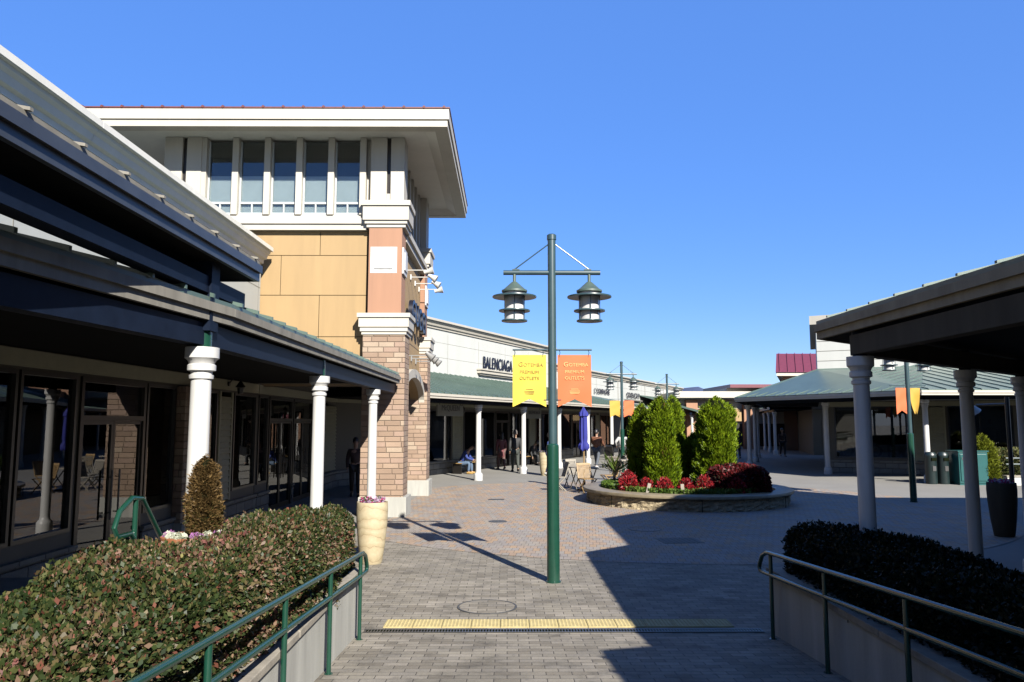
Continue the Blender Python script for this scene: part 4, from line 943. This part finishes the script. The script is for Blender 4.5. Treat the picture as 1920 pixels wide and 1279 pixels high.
# =================================================================== URNS, BOWL
def urn(x, y, z0, s, lab, pals, n=160, hh=.92, mt='sandstone'):
    g = thing('plant_urn', lab, 'plant pot', (x, y, z0))
    m = MB(); m.lathe([(.15*s, 0), (.165*s, .03), (.205*s, .3*hh/.92), (.232*s, .6*hh/.92), (.24*s, .8*hh/.92), (.235*s, .91*hh/.92), (.232*s, hh), (.205*s, hh), (.2*s, hh-.05)], 28); m.build('pot', mt, g)
    m = MB(); m.lathe([(.21*s, hh-.05), (0, hh-.03)], 20); m.build('soil', 'soil', g)
    lr = np.random.default_rng(int(abs(x*10))); a = lr.uniform(0, 6.28, n); r = .19*s*np.sqrt(lr.uniform(0, 1, n)); P = np.c_[r*np.cos(a), r*np.sin(a), hh+lr.uniform(-.02, .06, n)]
    leaf_mesh('flowers', P, np.c_[np.cos(a)*.3, np.sin(a)*.3, np.ones(n)], .05, pals, 'petals', parent=g, aspect=.9)
fl = [(3, (.55, .08, .22)), (2, (.62, .45, .62)), (2, (.08, .12, .04)), (1, (.75, .7, .72))]
urn(-2.06, 11.95, 0, 1, 'tall sandstone urn with pink flowers at the end of the hedge', fl)
urn(1.52, 31.15, 0, 1.0, 'pale stone urn standing beside the seated visitors in the far arcade', fl)
urn(9.3, 14.6, 0, 1.05, 'dark shaded urn with flowers behind the second near right column', fl, hh=1.0, mt='shade_tan')  # sandstone swapped for a darker colour that carries the shade
g = thing('plant_bowl', 'terracotta bowl with white and pink ornamental cabbages under the brown topiary', 'plant pot', (-2.41, 6.08, .60)); g.scale = (.76, .76, 1)
m = MB(); m.lathe([(.2, 0), (.22, .1), (.29, .5), (.31, .6), (.33, .63), (.33, .66), (.30, .665), (.29, .62)], 32); m.build('bowl', 'terracotta', g)
m = MB(); m.lathe([(.3, .62), (0, .64)], 24); m.build('soil', 'soil', g)
g2 = [(.18, -.14, 0), (.25, -.03, 1), (.1, -.22, 1), (-.15, -.2, 0), (-.05, -.25, 0), (-.22, -.1, 1), (.22, .12, 0)]
for i, (x, y, c) in enumerate(g2):
    n = 90; lr = np.random.default_rng(i); d = lr.normal(0, 1, (n, 3)); d[:, 2] = np.abs(d[:, 2])*.7; d /= np.linalg.norm(d, axis=1)[:, None]
    leaf_mesh('cabbage', d*.05*np.array([1, 1, .6])+np.array([x, y, .66]), d, .045, [(3, (.62, .66, .5)), (2, (.5, .2, .5)) if c else (2, (.7, .72, .6)), (1, (.6, .3, .6))], 'petals', parent=g, aspect=.9)

# =================================================================== LAMP POSTS
def lamp_post(lab, x, y, rz):
    g = thing('lamp_post', lab, 'lamp post', (x, y, 0), rz, 'double lantern lamp posts around the plaza')
    m = MB(); m.lathe([(.086, 0), (.084, .9), (.084, 1.79), (.08, 1.82), (.06, 1.835), (.0595, 1.84)], 24); m.lathe([(.10, 0), (.10, .02), (.086, .024)], 24); m.build('lower_sleeve', 'green_paint', g)
    m = MB(); m.lathe([(.058, 1.83), (.056, 4.66), (.066, 4.665), (.066, 4.73), (.05, 4.745), (0, 4.75)], 20); m.build('pole', 'lamp_paint', g)
    m = MB(); m.tube([(-.675, 0, 4.2), (.675, 0, 4.2)], .034, 14); m.build('crossarm', 'lamp_paint', g)
    for s in (-1, 1):
        m = MB(); m.tube([(s*.05, 0, 4.6), (s*.52, 0, 4.245)], .009, 8); m.box(s*.5-.05, s*.5+.05, -.02, .02, 4.23, 4.25); m.build('brace', 'lamp_paint', g)
        c = (s*.52, 0, 0)
        m = MB(); m.tube([(s*.52, 0, 4.18), (s*.52, 0, 4.03)], .022, 10); m.lathe([(.03, 4.07), (.045, 4.06), (.16, 3.955), (.178, 3.95), (.178, 3.925), (.16, 3.92)], 28, c); lo = m.build('lantern_cap', 'lamp_cap', g)
        m = MB(); m.lathe([(.135, 3.92), (.135, 3.53)], 24, c); m.build('lantern_glass', 'lantern_glass', lo)
        m = MB()
        for r0, r1, z_ in ((.15, .305, 3.86), (.14, .215, 3.665), (.13, .178, 3.525)):
            m.lathe([(r0, z_), (r1, z_-.012), (r1+.003, z_), (r1, z_+.008), (r0, z_+.015), (r0, z_)], 36, c)
        m.lathe([(.02, 3.50), (.13, 3.515), (.14, 3.53)], 20, c)
        for k_ in range(6):
            a = R(60*k_+90); m.tube([(c[0]+.155*math.cos(a), .155*math.sin(a), 3.94), (c[0]+.155*math.cos(a), .155*math.sin(a), 3.53)], .006, 6)
        m.build('lantern_cage', 'lamp_paint', lo)
    m = MB(); m.tube([(-.545, 0, 3.12), (.545, 0, 3.12)], .012, 8)
    m.tube([(-.12, 0, 2.43), (.12, 0, 2.43)], .008, 6); m.build('banner_rod', 'lamp_paint', g)
    m = MB()
    for x_ in (-.52, -.13, .1, .5): m.tube([(x_, 0, 3.11), (x_+.008, 0, 3.08), (x_, 0, 3.05), (x_-.004, 0, 3.02)], .005, 6)
    m.build('banner_hook', 'lamp_paint', g)
    return g
def banner(lab, x, y, rz, x0, x1, mt, ink, big=True, wave=0, txt=True):
    """hanging swallow-tail banner, softly rippled"""
    g = thing('banner', lab, 'banner', (x, y, 0), rz); nx, nz_ = 14, 20; ht = 3.05; hb = 2.335; notch = .11
    def pt(i, j, off=0):
        u = i/nx; v = j/nz_; xx = x0+(x1-x0)*u; bot = hb+notch*(1-abs(2*u-1)); z_ = ht-(ht-bot)*v
        yy = .004*math.sin(u*9+v*3)*v+.003*math.sin(v*11+u*4)+wave*v*v*(u-.2)+off; return (xx+ (wave*.25*v*v), yy, z_)
    m = MB(); vs = [pt(i, j, 0) for j in range(nz_+1) for i in range(nx+1)]; W_ = nx+1
    f1 = [(j*W_+i, j*W_+i+1, (j+1)*W_+i+1, (j+1)*W_+i) for j in range(nz_) for i in range(nx)]
    vb = [pt(i, j, .004) for j in range(nz_+1) for i in range(nx+1)]; nb = len(vs)
    m.add(vs+vb, f1+[tuple(nb+q for q in reversed(f)) for f in f1], True); b = m.build('cloth', mt, g)
    if txt:
        xc = (x0+x1)/2
        def cap(a, rest, z_, s1, s2, dx):
            text(a, s1, .0015, ink, 'lettering', b, (xc+dx-.0, -.0085, z_), (R(90), 0, 0), align='RIGHT'); text(rest, s2, .0015, ink, 'lettering', b, (xc+dx+.004, -.0085, z_), (R(90), 0, 0), align='LEFT', space=1.05)
        cap('G', 'OTEMBA', 2.89, .088, .066, -.085)
        text('PREMIUM', .062, .0015, ink, 'lettering', b, (xc, -.0085, 2.795), (R(90), 0, 0), space=1.06); text('OUTLETS', .062, .0015, ink, 'lettering', b, (xc, -.0085, 2.71), (R(90), 0, 0), space=1.06)
        for z_, w_ in ((2.575, .05), (2.548, .07), (2.53, .068), (2.512, .06)):
            m = MB(); m.box(xc-w_, xc+w_, -.009, -.0075, z_, z_+.007); m.build('small_print', ink, b)
    return g
LY = 10.54
lamp_post('large dark green double lantern lamp post in the middle of the walkway', .62, LY, 0)
banner('yellow outlet banner hanging left of the nearest lamp post pole', .62, LY, 0, -.545, -.085, 'banner_yellow', 'ink_yellow')
banner('orange outlet banner hanging right of the nearest lamp post pole', .62, LY, 0, .075, .535, 'banner_orange', 'ink_orange')
lamp_post('second lamp post behind the planter left of the evergreens', 4.95, 33.2, .12)
banner('amber banner on the second lamp post behind the planter', 4.95, 33.2, .12, -.545, -.085, 'banner_amber', 'ink_yellow', txt=False, wave=.08)
banner('orange banner on the second lamp post beside the evergreens', 4.95, 33.2, .12, .075, .535, 'banner_orange', 'ink_orange', txt=False)
lamp_post('third lamp post farthest away above the evergreens', 8.7, 41.8, .1)
lamp_post('lamp post in shade behind the near right column', 10.85, 20.76, .15)
banner('shaded red banner on the right hand lamp post', 10.85, 20.76, .15, -.36, -.04, 'banner_orange', 'ink_orange', txt=False)
banner('wind blown yellow banner on the right hand lamp post', 10.85, 20.76, .15, .04, .36, 'banner_amber', 'ink_yellow', txt=False, wave=.35)
# floodlight pole at right
g = thing('floodlight_pole', 'slim black pole with a white floodlight near the right edge', 'floodlight', (11.4, 17.5, 0))
m = MB(); m.tube([(0, 0, 0), (0, 0, 2.7)], .05, 12); m.build('pole', 'dark_frame', g)
m = MB(); m.tube([(0, 0, 2.55), (-.75, -.05, 2.52)], .016, 8); m.build('arm', 'steel', g)
m = MB(); m.lathe([(.05, -.14), (.07, -.05), (.13, .1), (.14, .14), (.12, .145)], 14); m.xf(Matrix.Translation((-.85, -.05, 2.45)) @ Matrix.Rotation(R(145), 4, 'Y')); m.build('lamp_head', 'pipe_white', g)

# =================================================================== BINS, RAIL, WHITE KERB AT FAR RIGHT
def bin_(x, y, lab):
    g = thing('litter_bin', lab, 'litter bin', (x, y, 0), .1, 'dark bins beside the teal cabinet')
    m = MB(); m.lathe([(.18, 0), (.19, .05), (.19, .92), (.2, .94), (.19, 1.02), (.14, 1.09), (.0, 1.11)], 20); m.build('body', 'bin_dark', g)
    m = MB(); m.box(-.09, .09, -.205, -.15, .8, .9); m.build('opening', 'core_dark', g)
    m = MB(); m.box(-.06, .06, -.198, -.185, .45, .62); m.build('symbol_plate', 'steel', g)
bin_(14.72, 26.9, 'left one of two dark round topped bins'); bin_(15.12, 26.85, 'right one of two dark round topped bins, against the teal cabinet')
g = thing('cabinet', 'teal metal cabinet beside the dark bins', 'cabinet', (15.88, 26.7, 0))
m = MB(); m.box(-.5, .5, -.35, .35, .05, 1.12); m.build('body', 'teal_cabinet', g, bevel=.02)
m = MB(); m.box(-.45, .45, -.375, -.352, .14, 1.04); o = m.build('door', 'teal_cabinet', g, bevel=.008); 
m = MB(); m.box(-.4, -.37, -.39, -.377, .85, .93); m.build('handle', 'steel', o)
m = MB(); m.box(-.53, .53, -.38, .38, 1.122, 1.16); m.box(-.5, .5, -.36, .34, 0, .048); m.build('lid', 'teal_cabinet', g)
g = thing('kerb_wall', 'low white kerb wall under the rail at far right', 'low wall', (16.9, 26.3, 0))
m = MB(); m.box(0, 8, -.1, .1, 0, .28); m.build('wall', 'white_wall', g); m = MB(); m.box(-.02, 8, -.13, .13, .282, .33); m.build('coping', 'coping', g)
g = thing('handrail', 'double grey green rail in front of the cone shrub', 'handrail', (16.9, 26.05, 0))
for z_ in (.72, .92): m = MB(); m.tube([(-.1, 0, z_), (6, 0, z_)], .022, 8); m.build('rail', 'lamp_paint', g)
for x in (0, 1.3, 2.6, 3.9, 5.2): m = MB(); m.tube([(x, 0, 0), (x, 0, .92)], .02, 8); m.build('post', 'lamp_paint', g)

# =================================================================== CAFE FURNITURE
def folding_chair(lab, x, y, rz, mt='grey_teak', grp='folding wooden cafe chairs'):
    g = thing('folding_chair', lab, 'chair', (x, y, 0), rz, grp)   # faces -y, back at +y
    m = MB()
    for i in range(9): m.box(-.2, .2, -.2+i*.047, -.2+i*.047+.036, .43, .447)
    m.box(-.22, -.2, -.21, .22, .425, .45); m.box(.2, .22, -.21, .22, .425, .45); m.build('seat', mt, g)
    bk = Matrix.Translation((0, .21, .45)) @ Matrix.Rotation(R(-17), 4, 'X'); m = MB()
    for i in range(9): m.box(-.17+i*.0405, -.17+i*.0405+.024, -.008, .008, -.0, .40, bk)
    m.box(-.22, -.185, -.012, .012, -.05, .45, bk); m.box(.205, .24, -.012, .012, -.05, .45, bk); m.box(-.22, .24, -.013, .013, .40, .46, bk); m.build('backrest', mt, g)
    for s in (-1, 1):
        m = MB(); m.tube([(s*.21, -.22, 0), (s*.21, .23, .46)], .017, 4, smooth=False); m.build('leg', mt, g)
        m = MB(); m.tube([(s*.19, .25, 0), (s*.19, -.20, .44)], .017, 4, smooth=False); m.build('leg', mt, g)
    return g
def cafe_table(lab, x, y, rz, mt='grey_teak'):
    g = thing('cafe_table', lab, 'table', (x, y, 0), rz, 'slatted wooden cafe tables')
    m = MB(); 
    for i in range(10):
        yy = -.36+i*.072; m.box(-.36, .36, yy, yy+.06, .70, .722)
    m.box(-.37, .37, -.37, -.345, .68, .715); m.box(-.37, .37, .345, .37, .68, .715); m.build('tabletop', mt, g)
    for s in (-1, 1):
        for t in (-1, 1): m = MB(); m.tube([(s*.33, t*.3, 0), (s*.33, -t*.28, .69)], .018, 4, smooth=False); m.build('leg', mt, g)
    return g
cafe_table('slatted cafe table under the closed blue parasol', 2.4, 24.5, .3)
folding_chair('dark backed folding chair nearest the planter, turned away from the viewer', 2.42, 23.35, R(200)+math.pi, 'teak')
folding_chair('pale folding chair behind the parasol table', 2.15, 25.6, R(15), 'grey_teak')
folding_chair('folding chair left of the parasol table beside the lamp pole', 1.55, 24.2, R(100)+math.pi, 'grey_teak')
folding_chair('folding chair behind the planter rim right of the parasol table', 3.25, 24.9, R(-75), 'teak')
cafe_table('cafe table behind the planter near the second lamp post', 4.6, 29.3, .1)
folding_chair('folding chair at the table near the second lamp post', 4.0, 28.6, R(160), 'grey_teak')
folding_chair('folding chair beyond the table near the second lamp post', 5.0, 30.2, R(20), 'teak')
cafe_table('distant cafe table in front of the white jacketed person', 5.3, 33.0, .1)
g = thing('parasol', 'closed deep blue parasol on a wooden pole', 'parasol', (2.42, 24.45, 0))
m = MB(); m.tube([(0, 0, 0), (0, 0, 2.62)], .022, 10); m.build('pole', 'teak', g)
m = MB(); n = 40; prof = [(.12, 1.25), (.155, 1.3), (.15, 1.42), (.10, 1.5), (.115, 1.62), (.11, 2.0), (.10, 2.3), (.14, 2.32), (.12, 2.42), (.07, 2.5), (.03, 2.58), (.02, 2.62)]
vs = []
for j, (r_, z_) in enumerate(prof):
    for i in range(n):
        a = 2*math.pi*i/n; rr = r_*(1+.16*math.sin(a*8+j*.35)+.05*math.sin(a*3+j)); vs.append((rr*math.cos(a), rr*math.sin(a), z_+(.03*math.sin(a*4) if j < 2 else 0)))
m.add(vs, [(j*n+i, j*n+(i+1) % n, (j+1)*n+(i+1) % n, (j+1)*n+i) for j in range(len(prof)-1) for i in range(n)], True); m.build('folded_cloth', 'parasol_cloth', g)
m = MB(); m.lathe([(.25, 0), (.25, .06), (.05, .1), (.04, .3)], 20); m.build('foot', 'dark_frame', g)
def bench(lab, x, y, rz, w_=1.5):
    g = thing('bench', lab, 'bench', (x, y, 0), rz)
    m = MB()
    for i in range(5): m.box(-w_/2, w_/2, -.22+i*.09, -.22+i*.09+.075, .42, .45)
    m.build('seat', 'teak', g)
    for s in (-1, 1): m = MB(); m.box(s*w_*.42-.03, s*w_*.42+.03, -.2, .2, 0, .418); m.build('leg', 'dark_frame', g)
UA = math.atan2(U[1], U[0])
bench('wooden bench against the shop window where the man in blue sits', *fp(3.45, -2.4), UA, 1.5)
bench('wooden bench beside the pale urn in the far arcade', *fp(8.0+2.3, -2.4), UA, 1.5)

# =================================================================== PEOPLE
mats = {}
def cm(name, c):
    if name not in M: mat(name, c, .8, var=.1, scale=20)
    return name
def skin_mesh(name, joints, edges, mt, parent, sub=1, root='pelvis'):
    keys = list(joints); me = bpy.data.meshes.new(name); me.from_pydata([joints[k_][0] for k_ in keys], [(keys.index(a), keys.index(b)) for a, b in edges], [])
    o = link(bpy.data.objects.new(name, me)); md = o.modifiers.new('s', 'SKIN'); md.use_smooth_shade = True
    sv_ = me.skin_vertices[0].data
    for i, k_ in enumerate(keys):
        r = joints[k_][1]; sv_[i].radius = (r, r) if not isinstance(r, tuple) else r; sv_[i].use_root = (k_ == root or (root not in keys and i == 0))
    ss = o.modifiers.new('u', 'SUBSURF'); ss.levels = sub; ss.render_levels = sub
    dg = bpy.context.evaluated_depsgraph_get(); dg.update(); nm = bpy.data.meshes.new_from_object(o.evaluated_get(dg)); nm.name = name
    bpy.data.objects.remove(o); nm.materials.clear(); nm.materials.append(M[mt]); nm.polygons.foreach_set('use_smooth', [True]*len(nm.polygons))
    o = link(bpy.data.objects.new(name, nm)); o.parent = parent; return o
def person(lab, x, y, rz, h=1.70, jacket=('j', (.05, .05, .05)), trousers=('t', (.03, .03, .04)), shoes='dark_frame', stride=.0, seated=False, lean=0., armL=None, armR=None, headtilt=0, hairlong=False, coat=False, puffy=1.0, z=0, hat=None):
    g = thing('person', lab, 'person', (x, y, z), rz); s = h/1.72
    V = lambda *a: tuple(c*s for c in a)
    # faces -y. proportions for 1.72 m
    hipz = .46 if seated else .90; f = lean
    pel = (0, .02, hipz); st = (0, -f*.25, hipz+.22); ch = (0, -f*.55, hipz+.40); nk = (0, -f*.75-.0, hipz+.53); hd0 = (0, -f*.85-headtilt*.04, hipz+.61); hd1 = (0, -f*.9-headtilt*.10, hipz+.70-headtilt*.03); hd2 = (0, -f*.9-headtilt*.15, hipz+.79-headtilt*.06)
    J = {'pelvis': (V(*pel), .115*s), 'st': (V(*st), (.125*s, .10*s)), 'ch': (V(*ch), (.145*s, .10*s)), 'nk': (V(*nk), .052*s), 'h0': (V(*hd0), .068*s), 'h1': (V(*hd1), (.082*s, .098*s)), 'h2': (V(*hd2), .062*s)}
    E_ = [('pelvis', 'st'), ('st', 'ch'), ('ch', 'nk'), ('nk', 'h0'), ('h0', 'h1'), ('h1', 'h2')]
    feet = {}
    for sd_, sg in (('L', 1), ('R', -1)):
        if seated: kn = (sg*.13, -.42, .47); an = (sg*.13, -.40-.03*sg, .09)
        else:
            d = stride*sg; kn = (sg*.10, -d*.5-.03, .49); an = (sg*.09, -d+(.06 if d < 0 else 0), .09+(.05 if d < 0 else 0))
        hp = (sg*.095, .0, hipz-.04); J['hp'+sd_] = (V(*hp), .088*s); J['kn'+sd_] = (V(*kn), .058*s); J['an'+sd_] = (V(*an), .040*s)
        toe = (an[0]+.015*sg, an[1]-.16, .035); J['to'+sd_] = (V(*toe), .033*s)
        E_ += [('pelvis', 'hp'+sd_), ('hp'+sd_, 'kn'+sd_), ('kn'+sd_, 'an'+sd_), ('an'+sd_, 'to'+sd_)]; feet[sd_] = (an, toe)
        arm = armL if sd_ == 'L' else armR
        sh = (sg*.185, ch[1]+.0, ch[2]+.055)
        if arm is None: el = (sg*.235, sh[1]+.03+stride*.2*sg, sh[2]-.27); wr = (sg*.23, sh[1]-.05+stride*.35*sg, sh[2]-.50)
        else: el, wr = arm; el = (el[0]*sg, sh[1]+el[1], sh[2]+el[2]); wr = (wr[0]*sg, sh[1]+wr[1], sh[2]+wr[2])
        J['sh'+sd_] = (V(*sh), .055*s); J['el'+sd_] = (V(*el), .040*s); J['wr'+sd_] = (V(*wr), .026*s)
        E_ += [('ch', 'sh'+sd_), ('sh'+sd_, 'el'+sd_), ('el'+sd_, 'wr'+sd_)]
        dv = Vector(wr)-Vector(el); dv.normalize(); px = Vector((0, 1, 0)).cross(dv); px = px.normalized() if px.length > .1 else Vector((1, 0, 0)); py = dv.cross(px)
        pm = Vector(wr)+dv*.055; J['pa'+sd_] = (V(*pm), (.036*s, .018*s)); E_ += [('wr'+sd_, 'pa'+sd_)]
    body = skin_mesh('body', J, E_, 'skin', g)
    # five separate fingers a hand, rooted in the palm
    m = MB()
    for sd_, sg in (('L', 1), ('R', -1)):
        wr = Vector(J['wr'+sd_][0]); pm = Vector(J['pa'+sd_][0]); dv = (pm-wr).normalized(); px = Vector((0, 1, 0)).cross(dv); px = px.normalized() if px.length > .1 else Vector((1, 0, 0)); py = dv.cross(px)
        for k_, ln in zip(range(4), (.068, .078, .072, .055)):
            b0 = pm+py*(-.03+.02*k_)*s; m.tube([b0, b0+dv*ln*.55*s, b0+(dv*ln*.9-px*sg*.02)*s], [.0095*s, .0085*s, .0065*s], 6)
        b0 = wr+dv*.02*s-py*.03*s; m.tube([b0, b0+(dv*.03-py*.025)*s, b0+(dv*.06-py*.03)*s], [.011*s, .009*s, .007*s], 6)
    # face: nose, eyes, ears
    hc = Vector(J['h1'][0]); m.tube([hc+Vector((0, -.085, .02))*s, hc+Vector((0, -.112, -.02))*s], [.008*s, .014*s], 6)
    for sg in (-1, 1): m.tube([hc+Vector((sg*.078, .0, .02))*s, hc+Vector((sg*.086, .01, -.03))*s], [.018*s, .012*s], 6)
    fo = m.build('hands_and_face', 'skin', body)
    m = MB(); 
    for sg in (-1, 1): m.lathe([(.001, -.007), (.011, 0), (.001, .007)], 6, tuple(hc+Vector((sg*.03, -.088, .012))*s))
    m.build('eyes', 'hair', body)
    def sub(keys, extra, mul, add=0):
        return {k_: (J[k_][0], tuple((a*mul+add) for a in (J[k_][1] if isinstance(J[k_][1], tuple) else (J[k_][1],)*2))) for k_ in keys}
    # jacket
    kj = ['pelvis', 'st', 'ch', 'shL', 'elL', 'wrL', 'shR', 'elR', 'wrR']; ej = [('pelvis', 'st'), ('st', 'ch'), ('ch', 'shL'), ('shL', 'elL'), ('elL', 'wrL'), ('ch', 'shR'), ('shR', 'elR'), ('elR', 'wrR')]
    jj = sub(kj, None, 1.14*puffy, .014*s); jj['pelvis'] = (J['pelvis'][0], .148*s*puffy**.5); ckeys = V(0, ch[1], ch[2]+.10); jj['col'] = (ckeys, .075*s); ej.append(('ch', 'col'))
    if coat: jj['hem'] = (V(0, .02, hipz-.38), (.19*s, .15*s)); ej.append(('pelvis', 'hem'))
    jo = skin_mesh('jacket', jj, ej, cm(*jacket), g)
    kt = ['pelvis', 'hpL', 'knL', 'anL', 'hpR', 'knR', 'anR']; skin_mesh('trousers', sub(kt, None, 1.12, .012*s), [('pelvis', 'hpL'), ('hpL', 'knL'), ('knL', 'anL'), ('pelvis', 'hpR'), ('hpR', 'knR'), ('knR', 'anR')], cm(*trousers), g)
    for sd_ in 'LR':
        an, toe = feet[sd_]; hz0 = an[2]-.09
        m = MB(); m.tube([V(an[0], an[1]+.06, .045+hz0), V(an[0], an[1]-.02, .055+hz0), V(toe[0], toe[1]+.03, .042+hz0*.4), V(toe[0], toe[1]-.04, .03+hz0*.2)], [.04*s, .052*s, .047*s, .028*s], 8); m.build('shoe', shoes if isinstance(shoes, str) else cm(*shoes), g)
    m = MB(); hc = Vector(V(*hd2)); hm = cm(*hat) if hat else 'hair'
    m.lathe([(.001, .058), (.05, .045), (.083, .0), (.094, -.05), (.09, -.1), (.075, -.14 if not hairlong else -.26), (.05, -.15 if not hairlong else -.34)], 14, sq=1.12); m.xf(Matrix.Translation(hc+Vector((0, .024, .018))*s) @ Matrix.Rotation(R(14), 4, 'X') @ Matrix.Scale(s, 4)); m.build('hair' if not hat else 'hood', hm, g)
    return g
UFx = UA   # along facade; outward faces -y local when rz = UA
# facings: rz=0 faces the camera (-y), pi faces away
pp = fp(3.0, -2.32)
person('seated man in a bright blue jacket looking down on the bench', pp[0], pp[1], UA+.15, 1.70, ('cloth_blue', (.015, .05, .30)), ('cloth_jeans', (.10, .17, .28)), ('shoe_yellow', (.55, .33, .08)), seated=True, lean=.45, headtilt=1.6, armL=((.22, -.08, -.24), (.06, -.30, -.34)), armR=((.22, -.08, -.24), (.06, -.30, -.34)))
person('woman in a long pink coat with dark hair walking toward the shop door', -.26, 35.0, R(20)+math.pi, 1.66, ('cloth_pink', (.22, .055, .06)), ('cloth_dusk', (.16, .08, .07)), 'coat_tan', stride=.16, coat=True, hairlong=True)
person('man in a dark bomber jacket and olive trousers walking away', .35, 33.4, math.pi+.1, 1.76, ('cloth_black', (.022, .024, .026)), ('cloth_olive', (.045, .055, .045)), stride=.2, puffy=1.2, hat=('cap_grey', (.16, .14, .13)))
pp = fp(10.3, -2.3)
person('person in black seated on the far bench behind the pale urn', pp[0], pp[1], UA, 1.68, ('cloth_black', (.02, .02, .02)), ('cloth_black', (.02, .02, .02)), seated=True, lean=.3, headtilt=1.0)
person('person in a blue top and blue trousers half hidden by the lamp pole', 1.72, 31.0, R(70), 1.68, ('cloth_mid_blue', (.03, .08, .32)), ('cloth_navy', (.02, .035, .18)), 'white_paint', stride=.08)
person('man in a quilted brown jacket and grey jeans pushing a pushchair', 4.15, 35.9, math.pi-.5, 1.76, ('cloth_brown', (.24, .085, .03)), ('cloth_grey_jeans', (.09, .11, .14)), 'white_paint', stride=.22, puffy=1.28, armL=((.24, -.12, -.22), (.22, -.36, -.34)), armR=((.24, -.12, -.22), (.22, -.36, -.34)))
person('person in a white jacket behind the second lamp post', 5.5, 37.0, math.pi+.2, 1.72, ('cloth_white', (.62, .62, .60)), ('cloth_black', (.02, .02, .02)), stride=.1, puffy=1.25, armL=((.34, .02, -.18), (.24, -.16, -.36)), armR=((.34, .02, -.18), (.24, -.16, -.36)))
person('dark figure standing in the passage between the left arcade and the tower', -4.35, 22.3, .2, 1.66, ('cloth_dark_red', (.05, .02, .018)), ('cloth_black', (.02, .02, .02)), stride=.1)
person('dark clad figure at the left end of the far right arcade', 13.4, 45, math.pi, 1.72, ('cloth_black', (.02, .02, .02)), ('cloth_black', (.02, .02, .02)), stride=.1)
person('distant figure in the shade between the passage columns', 17.1, 48, 0, 1.72, ('cloth_dark_red', (.05, .02, .018)), ('cloth_black', (.02, .02, .02)), stride=.12)
# pushchair
g = thing('pushchair', 'black pushchair in front of the man in the brown jacket', 'pushchair', (4.85, 36.4, 0), math.pi-.5)
m = MB(); m.box(-.22, .22, -.35, .15, .40, .48); m.box(-.22, .22, .1, .18, .45, .95, Matrix.Translation((0, .0, .0))); m.build('seat', 'dark_frame', g)
m = MB(); vs = []
for i in range(9):
    a = math.pi*.5*i/8
    for sx_ in (-.24, .24): vs.append((sx_, .15-.34*math.sin(a), .78+.32*math.cos(a)))
m.add(vs, [(2*i, 2*i+1, 2*i+3, 2*i+2) for i in range(8)], True); m.build('canopy', 'gutter_metal', g)
m = MB()
for s in (-1, 1): m.tube([(s*.24, -.4, .1), (s*.24, .2, .6), (s*.24, .42, 1.02)], .014, 8); m.tube([(s*.24, .3, .1), (s*.24, -.1, .5)], .014, 8)
m.tube([(-.24, .42, 1.02), (.24, .42, 1.02)], .016, 8); m.build('frame', 'steel', g)
for s in (-1, 1):
    for y in (-.4, .3): m = MB(); m.lathe([(.05, -.02), (.1, -.02), (.1, .02), (.05, .02)], 16); m.xf(Matrix.Translation((s*.26, y, .1)) @ Matrix.Rotation(R(90), 4, 'Y')); m.build('wheel', 'dark_frame', g)
